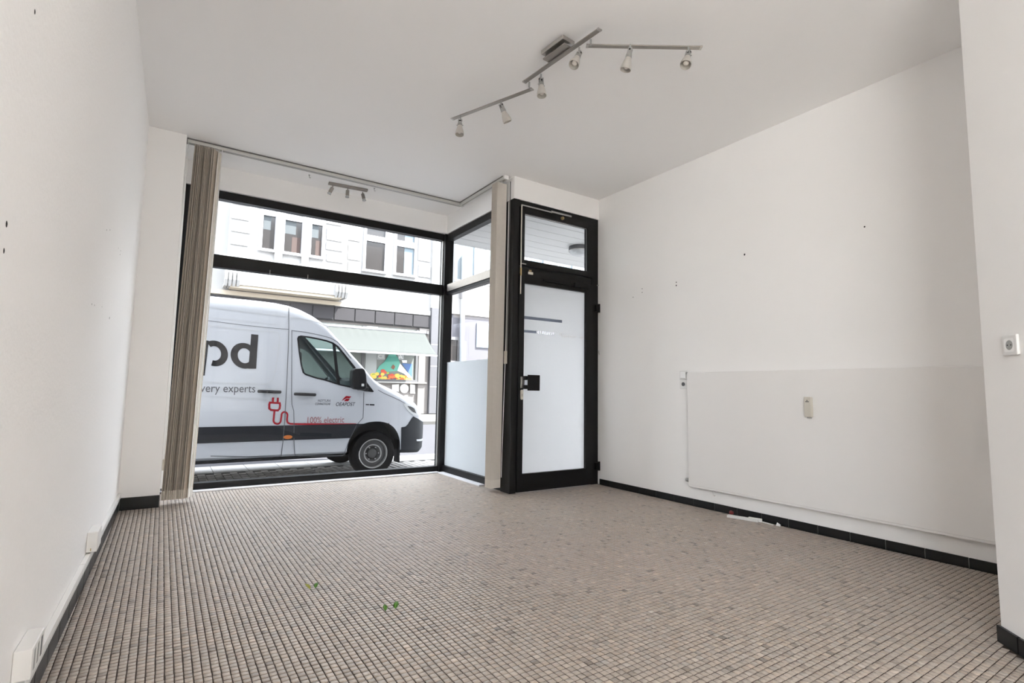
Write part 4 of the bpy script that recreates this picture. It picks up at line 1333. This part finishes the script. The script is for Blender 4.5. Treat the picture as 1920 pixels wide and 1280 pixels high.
box('dark_jamb', M['lampgrey'], gh, x0_, x1_, FY - .16, FY - .1005, 0.1, z1_, 0.005)
box('white_band', M['plaster'], gh, XE + .62, 26, FY - .16, FY - .1005, on_y(880, 592, FY).z, 4.25)
for (xa, xb) in ((9.6, 10.6), (11.1, 12.1), (13.2, 14.2), (14.9, 15.9), (16.8, 17.8), (18.4, 19.4), (20.2, 21.2)):
    f = MB()
    f.box(xa, xa + .1, FY - .19, FY - .12, 5.4, 8.0); f.box(xb - .1, xb, FY - .19, FY - .12, 5.4, 8.0)
    f.box(xa + .1, xb - .1, FY - .19, FY - .12, 5.4, 5.5); f.box(xa + .1, xb - .1, FY - .19, FY - .12, 7.9, 8.0)
    f.box(xa + .1, xb - .1, FY - .19, FY - .12, 7.3, 7.42)
    fo = f.build('window', M['upvc'], gh)
    box('pane', M['curtain_b'], fo, xa + .1, xb - .1, FY - .14, FY - .125, 5.5, 7.3)
    box('pane', M['curtain_b'], fo, xa + .1, xb - .1, FY - .14, FY - .125, 7.42, 7.9)

# ================================================================== DELIVERY VAN
VY = 8.0
YC = VY + 0.99


def Vp(px, py, y=VY):
    q = on_y(px, py, y)
    return (q.x, q.z)


van = thing('delivery_van', (0.9, YC, ZST), 'white electric delivery van parked outside the shop window', 'van')
top_px = [(395, 549, 8.06), (480, 557, 8.06), (520, 562.5, 8.06), (545, 568, 8.06), (565, 575, 8.07), (590, 589, 8.08), (610, 604, 8.08), (635, 632, 8.08), (660, 661, 8.08),
          (680, 684, 8.08), (698, 707, 8.08), (710, 716, 8.1), (726, 724, 8.12), (745, 733, 8.15), (765, 745, 8.2), (778, 754, 8.25)]
tp = [Vp(a, b, c) for a, b, c in top_px]
tx = [-2.16, -2.10, -1.9, 0.2] + [p[0] for p in tp] + [3.64, 3.71, 3.78, 3.82]
tz = [2.05, 2.20, tp[0][1] + 0.01, tp[0][1] + 0.01] + [p[1] for p in tp] + [0.64, 0.60, 0.54, 0.44]
wx = [-2.16, -2.12, -1.9, 3.05, 3.30, 3.45, 3.56, 3.64, 3.71, 3.78, 3.82]
ww = [0.90, 0.95, 0.99, 0.99, 0.96, 0.91, 0.86, 0.79, 0.68, 0.50, 0.36]


def ztop(x): return float(np.interp(x, tx, tz))
def whalf(x): return float(np.interp(x, wx, ww))
def lean(z):
    if z > 0.9: return (z - 0.9) * 0.07
    if z < 0.25: return (0.25 - z) * 0.10
    return 0.0
def yside(x, z): return YC - (whalf(x) - lean(z))
def zbot(x): return float(np.interp(x, [-2.2, 3.0, 3.6, 3.82], [0.01, 0.01, -0.03, 0.03]))
def rtop(x): return float(np.interp(x, [-2.2, 1.6, 2.0, 2.7, 2.9, 3.3, 3.82], [0.17, 0.17, 0.12, 0.09, 0.12, 0.16, 0.12]))


def van_section(x, g):
    w, zt, zb, r = whalf(x) + g, ztop(x) + g, zbot(x) - g, rtop(x)
    h = [(0, zb), (w * 0.5, zb), (w - 0.07 - lean(zb), zb), (w - lean(zb + 0.05), zb + 0.05)]
    z1 = zt - r
    for i in range(1, 9):
        z = zb + 0.05 + (z1 - zb - 0.05) * i / 8
        h.append((w - lean(z), z))
    c = w - lean(z1) - r
    for i in range(1, 7):
        a = math.pi / 2 * i / 6
        h.append((c + r * math.cos(a), z1 + (r - 0.02) * math.sin(a)))
    h += [(c * 0.5, zt - 0.006), (0, zt)]
    return h


def van_loft(g=0.0):
    xs = sorted(set([-2.16, -2.13, -2.08, -1.9, -1.0, 0.0, 0.4, 0.8, 1.1] + list(np.linspace(1.2, 3.5, 47)) + [3.56, 3.6, 3.64, 3.68, 3.71, 3.745, 3.78, 3.80, 3.82]))
    v, f = [], []
    for i, x in enumerate(xs):
        h = van_section(x, g)
        loop = [(x + (g if i == len(xs) - 1 else 0), YC - y, z) for y, z in h] + [(x + (g if i == len(xs) - 1 else 0), YC + y, z) for y, z in h[-2:0:-1]]
        n = len(loop)
        v += loop
    for i in range(len(xs) - 1):
        for k in range(n):
            f.append((i * n + k, i * n + (k + 1) % n, (i + 1) * n + (k + 1) % n, (i + 1) * n + k))
    f.append(tuple(range(n - 1, -1, -1)))
    f.append(tuple((len(xs) - 1) * n + k for k in range(n)))
    return MB().add(v, f)


def bool_mesh(base, ops, name, smooth_ang=35):
    """base MB; ops [(MB, 'DIFFERENCE'/'INTERSECT', material)] -> mesh with the modifiers applied"""
    tmp = []
    def tmpobj(mb, m_):
        me = mb.mesh('tmp')
        if m_: me.materials.append(m_)
        o = bpy.data.objects.new('tmp', me); COL.objects.link(o); tmp.append(o)
        return o
    b = tmpobj(base[0], base[1])
    for mb, op, m_ in ops:
        c = tmpobj(mb, m_)
        md = b.modifiers.new('b', 'BOOLEAN'); md.object = c; md.operation = op; md.solver = 'EXACT'
        md.material_mode = 'TRANSFER'
    dg = bpy.context.evaluated_depsgraph_get(); dg.update()
    me = bpy.data.meshes.new_from_object(b.evaluated_get(dg))
    me.name = name
    for o in tmp:
        bpy.data.objects.remove(o, do_unlink=True)
    bm = bmesh.new(); bm.from_mesh(me)
    for fc in bm.faces: fc.smooth = True
    for e in bm.edges:
        e.smooth = not (len(e.link_faces) != 2 or e.calc_face_angle(0) > math.radians(smooth_ang))
    bm.to_mesh(me); bm.free()
    return me


def mesh_obj(me, name, parent):
    co = np.zeros(len(me.vertices) * 3, np.float32); me.vertices.foreach_get('co', co)
    co = co.reshape(-1, 3)
    lo, hi = co.min(0), co.max(0)
    c = Vector(((lo[0] + hi[0]) / 2, (lo[1] + hi[1]) / 2, lo[2]))
    me.transform(Matrix.Translation(-c))
    return link(name, me, None, c, parent)


WXF, WXR = 2.785, -0.88


def arch(x):
    pts = []
    for a in np.linspace(0, math.pi, 25):
        ca, sa = math.cos(a), math.sin(a)
        pts.append((x + 0.425 * math.copysign(abs(ca) ** 0.85, ca), 0.02 + 0.475 * abs(sa) ** 0.85))
    return pts + [(x - 0.425, -0.5), (x + 0.425, -0.5)]


win_px = [(558.5, 634), (560.5, 629.5), (566, 628), (582, 630), (600, 633.5), (615, 637), (626, 641), (636, 648), (648, 663), (660, 678.5), (680, 704.5), (700, 734.6),
          (684, 733.5), (665, 728.5), (637.5, 722.5), (610, 713.5), (592.5, 709.5), (573, 703), (568, 698.7), (564.5, 685), (561, 660)]
win_xz = [Vp(a, b) for a, b in win_px]
wc = (np.mean([p[0] for p in win_xz]), np.mean([p[1] for p in win_xz]))


def inset(poly, d):
    out = []
    n = len(poly)
    area = sum(poly[i][0] * poly[(i + 1) % n][1] - poly[(i + 1) % n][0] * poly[i][1] for i in range(n))
    s_ = 1 if area > 0 else -1
    for i in range(n):
        p0, p1, p2 = Vector(poly[i - 1]), Vector(poly[i]), Vector(poly[(i + 1) % n])
        d1 = (p1 - p0).normalized(); d2 = (p2 - p1).normalized()
        n1 = Vector((-d1.y, d1.x)) * s_; n2 = Vector((-d2.y, d2.x)) * s_
        b = (n1 + n2).normalized()
        k_ = d / max(0.35, b.dot(n1))
        out.append((p1.x + b.x * k_, p1.y + b.y * k_))
    return out


win_in = inset(win_xz, 0.016)
cav = [(1.62, 0.55), (2.92, 0.55), (2.92, 0.90), (2.74, 1.02), (2.60, 1.20), (2.05, 1.84), (1.90, 1.93), (1.62, 1.97)]
ws0, ws1 = Vp(612, 606, 8.1), Vp(697, 706, 8.1)
wd = Vector((ws1[0] - ws0[0], ws1[1] - ws0[1])).normalized(); wnrm = Vector((wd.y, -wd.x)) * -1
wsp = [Vector(ws0) + wnrm * 0.16, Vector(ws1) + wnrm * 0.16, Vector(ws1) - wnrm * 0.14, Vector(ws0) - wnrm * 0.14]
body = bool_mesh((van_loft(0), M['van']), [
    (MB().prism(arch(WXF), 7.8, 8.40, 'y'), 'DIFFERENCE', M['van_in']),
    (MB().prism(arch(WXF), 2 * YC - 8.40, 2 * YC - 7.8, 'y'), 'DIFFERENCE', M['van_in']),
    (MB().prism(arch(WXR), 7.8, 8.40, 'y'), 'DIFFERENCE', M['van_in']),
    (MB().prism(arch(WXR), 2 * YC - 8.40, 2 * YC - 7.8, 'y'), 'DIFFERENCE', M['van_in']),
    (MB().prism(cav, YC - 0.87, YC + 0.87, 'y'), 'DIFFERENCE', M['van_in2']),
    (MB().prism(win_in, 7.8, 2 * YC - 7.8, 'y'), 'DIFFERENCE', M['van_black']),
    (MB().prism([tuple(p) for p in wsp], YC - 0.76, YC + 0.76, 'y'), 'DIFFERENCE', M['van_black']),
], 'body')
body_o = mesh_obj(body, 'body', van)

# dark cladding band, bumper, headlight: slightly proud shells of the same body shape
zb0, zb1 = Vp(500, 826.5)[1], Vp(500, 798)[1]
band = bool_mesh((van_loft(0.010), M['van_dark']), [
    (MB().box(-2.0, 3.0, 7.8, 8.08, zb0, zb1), 'INTERSECT', M['van_dark']),
    (MB().prism(arch(WXF), 7.8, 8.40, 'y'), 'DIFFERENCE', M['van_dark']),
    (MB().prism(arch(WXR), 7.8, 8.40, 'y'), 'DIFFERENCE', M['van_dark'])], 'side_cladding')
mesh_obj(band, 'side_cladding', van)
bum = [Vp(a, b, 8.12) for a, b in ((748, 800), (756, 799), (761, 795), (766, 788), (772.5, 780), (782, 784), (792, 789), (812, 795), (812, 870), (748, 870))]
bumper = bool_mesh((van_loft(0.010), M['van_dark']), [
    (MB().prism(bum, 7.5, 10.6, 'y'), 'INTERSECT', M['van_dark']),
    (MB().prism(arch(WXF), 7.8, 8.40, 'y'), 'DIFFERENCE', M['van_dark'])], 'bumper')
bumper_o = mesh_obj(bumper, 'bumper', van)
hlp = [Vp(a, b, 8.15) for a, b in ((751, 755.5), (766, 756), (777, 759.5), (783, 764.5), (787, 777), (785, 780), (771, 777.5), (760, 769.5), (751.5, 759))]
hl = bool_mesh((van_loft(0.007), M['lens']), [(MB().prism(hlp, 7.7, 8.75, 'y'), 'INTERSECT', M['lens'])], 'headlight')
hl_o = mesh_obj(hl, 'headlight', van)
hip = [Vp(a, b, 8.15) for a, b in ((758, 760), (766, 761.5), (773, 765), (778, 774.5), (770, 771.5), (763, 766))]
hli = bool_mesh((van_loft(0.010), M['lens_d']), [(MB().prism(hip, 7.7, 8.6, 'y'), 'INTERSECT', M['lens_d'])], 'headlight_core')
mesh_obj(hli, 'headlight_core', hl_o)
grl = bool_mesh((van_loft(0.006), M['van_black']), [(MB().box(3.70, 4.0, YC - 0.42, YC + 0.42, 0.28, 0.52), 'INTERSECT', M['van_black'])], 'grille')
mesh_obj(grl, 'grille', van)
lipp = [Vp(a, b, 8.2) for a, b in ((776, 822.5), (800, 822.5), (800, 826.5), (777, 826))]
lip = bool_mesh((van_loft(0.018), M['van_crease']), [(MB().prism(lipp, 7.7, 8.7, 'y'), 'INTERSECT', M['van_crease'])], 'bumper_lip')
mesh_obj(lip, 'bumper_lip', bumper_o)


def side_poly(name, m_, poly, parent, off=0.003):
    v = [(x, yside(x, z) - off, z) for x, z in poly]
    return MB().add(v, [tuple(range(len(v)))]).build(name, m_, parent)


def side_strip(name, m_, pts, width, parent, off=0.003, closed=False):
    """ribbon along pts (x,z) on the van side"""
    P_ = [Vector(p) for p in pts]
    n_ = len(P_)
    L, Rr = [], []
    for i in range(n_):
        a_ = P_[(i - 1) % n_] if (closed or i > 0) else P_[i]
        b_ = P_[(i + 1) % n_] if (closed or i < n_ - 1) else P_[i]
        d1 = (P_[i] - a_).normalized() if (P_[i] - a_).length > 1e-9 else (b_ - P_[i]).normalized()
        d2 = (b_ - P_[i]).normalized() if (b_ - P_[i]).length > 1e-9 else d1
        t_ = (d1 + d2).normalized()
        nn = Vector((-t_.y, t_.x)); k_ = (width / 2) / max(0.5, nn.dot(Vector((-d1.y, d1.x))))
        L.append(P_[i] + nn * k_); Rr.append(P_[i] - nn * k_)
    v = [(p.x, yside(p.x, p.y) - off, p.y) for p in L] + [(p.x, yside(p.x, p.y) - off, p.y) for p in Rr]
    f = [(i, (i + 1) % n_, n_ + (i + 1) % n_, n_ + i) for i in range(n_ if closed else n_ - 1)]
    return MB().add(v, f).build(name, m_, parent)


def pxl(pts): return [Vp(a, b) for a, b in pts]


# window seal, panes, divider
ring_o, ring_i = win_xz, win_in
v = [(x, yside(x, z) - 0.003, z) for x, z in ring_o] + [(x, yside(x, z) - 0.003, z) for x, z in inset(win_xz, 0.022)]
n = len(ring_o)
MB().add(v, [(i, (i + 1) % n, n + (i + 1) % n, n + i) for i in range(n)]).build('window_seal', M['van_black'], van)
for sgn in (1, -1):
    v = [(x, YC - sgn * (whalf(x) - lean(z) - 0.012), z) for x, z in win_in]
    MB().add(v, [tuple(range(len(v)))]).build('side_pane', M['van_glass'], van)
side_strip('window_divider', M['van_black'], pxl([(628, 645), (632, 690), (635.5, 722)]), 0.045, van, off=-0.004)
v, f = [], []
for i in range(9):
    x = ws0[0] + (ws1[0] - ws0[0]) * i / 8
    for y in (-0.76, -0.38, 0, 0.38, 0.76):
        v.append((x, YC + y, ztop(x) - 0.02 - 0.02 * (y / 0.76) ** 2))
for i in range(8):
    for k in range(4):
        a = i * 5 + k
        f.append((a, a + 1, a + 6, a + 5))
MB().add(v, f).build('windscreen', M['van_glass'], van, smooth=True)
# inside the cab
MB().prism([(2.36, 0.56), (2.90, 0.56), (2.90, 0.88), (2.72, 0.98), (2.52, 1.00), (2.38, 0.92)], YC - 0.85, YC + 0.85, 'y').build('dashboard', M['van_in2'], van, bevel=0.02)
tor = MB()
mt = Matrix.Translation((2.28, YC + 0.40, 1.02)) @ Matrix.Rotation(math.radians(-55), 4, 'Y')
tor.tube([mt @ Vector((0.19 * math.cos(a), 0.19 * math.sin(a), 0)) for a in np.linspace(0, 2 * math.pi, 25)], 0.016, 8)
tor.tube([mt @ Vector((0, 0.18, 0)), mt @ Vector((0, -0.18, 0))], 0.02, 6)
tor.tube([mt @ Vector((0, 0, 0)), mt @ Vector((0, 0, 0.2))], 0.03, 8)
tor.build('steering_wheel', M['van_in'], van, smooth=True)
for yy in (YC - 0.42, YC + 0.42):
    sb = MB()
    sb.prism([(1.66, 0.58), (2.14, 0.58), (2.16, 0.70), (1.84, 0.72), (1.76, 1.30), (1.66, 1.32)], yy - 0.24, yy + 0.24, 'y')
    se = sb.build('seat', M['van_in'], van, bevel=0.03)
    MB().box(1.66, 1.75, yy - 0.13, yy + 0.13, 1.34, 1.54).build('headrest', M['van_in'], se, bevel=0.03)
# mirror
mq = on_y(672, 712, 7.86)
mir = MB()
prof = [(658, 694), (663, 690.5), (676, 690), (681, 693), (683.5, 703), (684.5, 716), (684, 728), (679, 731), (664, 729.5), (658.5, 726), (657, 712)]
pp_ = [on_y(a, b, 7.86) for a, b in prof]
mir.prism([(q_.x, q_.z) for q_ in pp_], 7.76, 7.93, 'y')
mo = mir.build('mirror', M['van_black'], van, bevel=0.02)
mb_ = MB(); q1 = Vp(684, 731)
mb_.obox(Matrix.Translation((q1[0] - 0.05, 7.95, q1[1] + 0.02)), 0.14, 0.12, 0.05)
mb_.build('mirror_arm', M['van_black'], mo, bevel=0.01)
side_poly('mirror_base', M['van_black'], pxl([(664, 685), (682, 708), (701, 733.5), (699, 735), (684, 733.2), (664, 728)]), van, off=0.004)
a = on_y(678, 719, 7.755); b = on_y(682.5, 724, 7.755)
box('indicator_sticker', M['lens'], mo, a.x, b.x, 7.753, 7.758, b.z, a.z)
# seams and creases
seam = M['van_seam']
side_strip('door_seam', seam, pxl([(543.5, 575), (543, 616), (541, 660), (537, 730), (534, 780), (531, 820), (527.5, 856)]), 0.010, van, off=0.0115)
side_strip('door_seam', seam, pxl([(548.5, 619), (548, 660), (546.5, 735), (547, 758), (550.5, 770), (551, 797), (551, 830), (553, 852), (556, 854.5)]), 0.009, van, off=0.0115)
side_strip('door_seam', seam, pxl([(548, 618.5), (575, 622), (600, 627), (622, 633), (634, 640), (646, 653), (660, 672)]), 0.009, van)
side_strip('door_seam', seam, pxl([(682, 735), (681.5, 765), (680.5, 783), (668, 797)]), 0.009, van, off=0.004)
side_strip('door_seam', seam, pxl([(668, 797), (654, 826), (645, 853)]), 0.008, van, off=0.0115)
side_strip('door_seam', seam, pxl([(395, 855), (470, 856), (527, 856)]), 0.010, van)
side_strip('door_seam', seam, pxl([(556, 854.5), (600, 855), (644, 854)]), 0.010, van)
side_strip('roof_crease', M['van_crease'], pxl([(360, 571), (395, 574.5), (450, 582), (500, 588), (543, 593), (575, 598), (600, 604), (618, 612)]), 0.014, van)
side_strip('roof_seam', seam, pxl([(360, 597), (395, 600.5), (450, 607.5), (500, 613), (543, 616.5)]), 0.007, van)
side_strip('roof_crease', M['van_crease'], pxl([(360, 590), (400, 594.5), (480, 603), (525, 608)]), 0.006, van)
side_strip('panel_crease', M['van_crease'], pxl([(360, 606), (395, 609.5), (450, 616), (495, 620), (516, 621.5), (523, 624), (525.5, 630), (524.5, 645), (521, 670), (516, 700), (512, 712), (504, 718.5), (490, 720), (440, 718.5), (380, 716), (350, 714)]), 0.016, van)
side_strip('waist_crease', M['van_crease'], pxl([(350, 740), (480, 748.5), (548, 753)]), 0.010, van)
side_strip('hood_seam', seam, [(x, ztop(x) - 0.15) for x in np.linspace(2.80, 3.42, 8)], 0.008, van, off=0.006)
# handles, side marker
for (cx0, cy0) in ((505, 734), (571.5, 739)):
    q_ = Vp(cx0, cy0)
    rc_ = [(q_[0] + 0.085 * math.cos(a), q_[1] + 0.045 * math.sin(a)) for a in np.linspace(0, 2 * math.pi, 20, endpoint=False)]
    hd_ = side_poly('handle_recess', M['van_crease'], rc_, van, off=0.003)
    ys_ = yside(*q_)
    hb = MB().tube([(q_[0] - 0.14, ys_ - 0.012, q_[1] + 0.004), (q_[0] - 0.12, ys_ - 0.03, q_[1] + 0.004), (q_[0] + 0.12, ys_ - 0.03, q_[1] - 0.004), (q_[0] + 0.14, ys_ - 0.012, q_[1] - 0.004)], 0.022, 8)
    hb.build('door_handle', M['van_black'], van, smooth=True)
q_ = Vp(539.5, 819)
side_poly('side_marker', M['amber'], [(q_[0] + 0.060 * math.cos(a), q_[1] + 0.027 * math.sin(a)) for a in np.linspace(0, 2 * math.pi, 18, endpoint=False)], van, off=0.0125)
# sill and running board
box('sill', M['van_black'], van, -0.40, 2.36, VY + 0.06, VY + 0.20, -0.02, 0.012)
box('underbody', M['van_black'], van, -2.0, 2.3, VY + 0.25, 2 * YC - VY - 0.25, -0.04, 0.02)

# wheels
def wheel(x, y, sgn):
    m = Matrix.Translation((x, y, 0.0)) @ Matrix.Rotation(math.pi / 2 * sgn, 4, 'X')      # local z points outwards
    ty = MB().lathe([(0.225, -0.20), (0.30, -0.21), (0.335, -0.19), (0.345, -0.16), (0.345, -0.05), (0.335, -0.015), (0.305, 0.0), (0.26, -0.002), (0.228, -0.012), (0.222, -0.03), (0.222, -0.19)], m, 48, cap=False)
    w_ = ty.build('wheel', M['tyre'], van, smooth=True)
    MB().lathe([(0.225, -0.012), (0.222, -0.006), (0.212, -0.010), (0.205, -0.03), (0.205, -0.06)], m, 48, cap=False).build('rim_edge', M['rim_l'], w_, smooth=True)
    MB().lathe([(0.206, -0.055), (0.16, -0.050), (0.15, -0.045), (0.135, -0.048), (0.085, -0.085), (0.075, -0.06), (0.06, -0.05), (0.0005, -0.05)], m, 48, cap=False).build('rim', M['rim'], w_, smooth=True)
    MB().lathe([(0.142, -0.046), (0.138, -0.034), (0.128, -0.034), (0.122, -0.05)], m, 48, cap=False).build('hub_ring', M['rim_l'], w_, smooth=True)
    for k in range(6):
        a = k * math.pi / 3
        MB().lathe([(0.010, -0.055), (0.010, -0.036)], m @ Matrix.Translation((0.10 * math.cos(a), 0.10 * math.sin(a), -0.02)), 8).build('wheel_nut', M['rim_l'], w_)


for x in (WXF, WXR):
    wheel(x, VY + 0.045, 1)
    wheel(x, 2 * YC - VY - 0.045, -1)
box('mud_flap', M['van_black'], van, 3.19, 3.215, VY + 0.05, VY + 0.25, -0.16, 0.25)

# lettering
LT = M['letter']
def ellipse_band(cx0, cy0, rxo, ryo, rxi, ryi, a0, a1, n=40, cxi=None):
    cxi = cx0 if cxi is None else cxi
    aa = np.linspace(a0, a1, n)
    o = [Vp(cx0 + rxo * math.cos(t), cy0 + 0.09 * rxo * math.cos(t) - ryo * math.sin(t)) for t in aa]
    i = [Vp(cxi + rxi * math.cos(t), cy0 + 0.09 * rxi * math.cos(t) - ryi * math.sin(t)) for t in aa]
    return o, i


def band_mesh(mb, o, i, off=0.003):
    n_ = len(o)
    v = [(x, yside(x, z) - off, z) for x, z in o] + [(x, yside(x, z) - off, z) for x, z in i]
    mb.add(v, [(k, k + 1, n_ + k + 1, n_ + k) for k in range(n_ - 1)])


def letter_d(dx, dy):
    mb = MB()
    o, i = ellipse_band(458 + dx, 666.5 + dy, 25.2, 24.2, 12.6, 14, math.radians(35), math.radians(330), cxi=459 + dx)
    band_mesh(mb, o, i)
    st_ = pxl([(472 + dx, 625.5 + dy), (485.6 + dx, 626.8 + dy), (483 + dx, 658 + dy), (480.8 + dx, 690.8 + dy), (466 + dx, 690.8 + dy), (469.5 + dx, 655 + dy)])
    mb.add([(x, yside(x, z) - 0.0033, z) for x, z in st_], [tuple(range(6))])
    return mb.build('livery_letter', LT, van)


letter_d(0, 0)
letter_d(-110, -12)
mb = MB()
o, i = ellipse_band(402.5, 662, 25.5, 24.3, 12.3, 13.5, math.radians(-105), math.radians(125))
band_mesh(mb, o, i)
st_ = pxl([(378, 636.5), (392, 638), (388.5, 668), (384, 704), (370, 703)])
mb.add([(x, yside(x, z) - 0.0033, z) for x, z in st_], [tuple(range(5))])
mb.build('livery_letter', LT, van)


def van_text(s, pa, pb, m_, name='livery_text', off=0.0034, shear=0.0):
    x0, z1 = Vp(*pa); x1, z0 = Vp(*pb)
    return text_mesh(s, x0, x1, z0, z1, None, name, m_, van, yside, off, shear)


van_text('delivery experts', (346, 718.5), (478, 740.5), M['letter_g'])
van_text('100% electric', (577, 781.5), (645, 791.8), M['decal_pink'])
van_text('OEAPOST', (630, 754), (666, 760.8), M['letter'], shear=0.25)
van_text('NOTTURA', (596, 748.6), (619.5, 753), M['letter'], shear=0.2)
van_text('CONNOTICHE', (591, 754.8), (619.5, 759), M['letter'], shear=0.2)
side_strip('livery_line', M['van_crease'], pxl([(626.5, 741), (626, 760)]), 0.008, van)
for k, pts_ in enumerate((((640, 751.5), (645, 745.5), (649, 742), (659, 743), (655, 746.5), (650, 746)), ((645, 751.8), (649, 747), (656, 747.5), (652.5, 751.8)))):
    side_poly('bird_logo', M['decal_red'], pxl(pts_), van, off=0.0036 + 0.0004 * k)
side_poly('model_badge', M['letter_g'], pxl([(685.5, 757), (692, 757.2), (692, 759.6), (685.5, 759.4)]), van, off=0.004)
side_poly('model_badge', M['letter'], pxl([(693, 757.2), (702, 757.5), (702, 760), (693, 759.7)]), van, off=0.004)
# red plug and cable
RD = M['decal_red']
sc_w = 0.027
plug = [(506, 754.5), (524.5, 755.5), (525.2, 760), (524.2, 766), (521, 769.2), (508, 768.3), (505, 765.5), (505, 758)]
side_strip('plug_body', RD, pxl(plug), sc_w, van, off=0.0035, closed=True)
side_strip('plug_pin', RD, pxl([(512, 745), (511.5, 754.5)]), sc_w, van, off=0.0036)
side_strip('plug_pin', RD, pxl([(521, 745.3), (520.5, 755)]), sc_w, van, off=0.0036)
cab = [(514.5, 769), (513.5, 778), (512.7, 788)]
cab += [(519.5 + 6.8 * math.cos(t), 788 + 6.5 * math.sin(t)) for t in np.linspace(math.pi, 0.1, 9)][1:]
cab += [(527.5, 780)]
cab += [(533.2 + 5.6 * math.cos(t), 778 - 6 * math.sin(t)) for t in np.linspace(math.pi * 0.95, 0.05, 9)]
cab += [(538, 786), (538.4, 790), (540, 792.6), (544, 794.2), (555, 794.6), (600, 794.8), (668, 795)]
side_strip('cable_line', RD, pxl(cab), sc_w * 0.9, van, off=0.008)
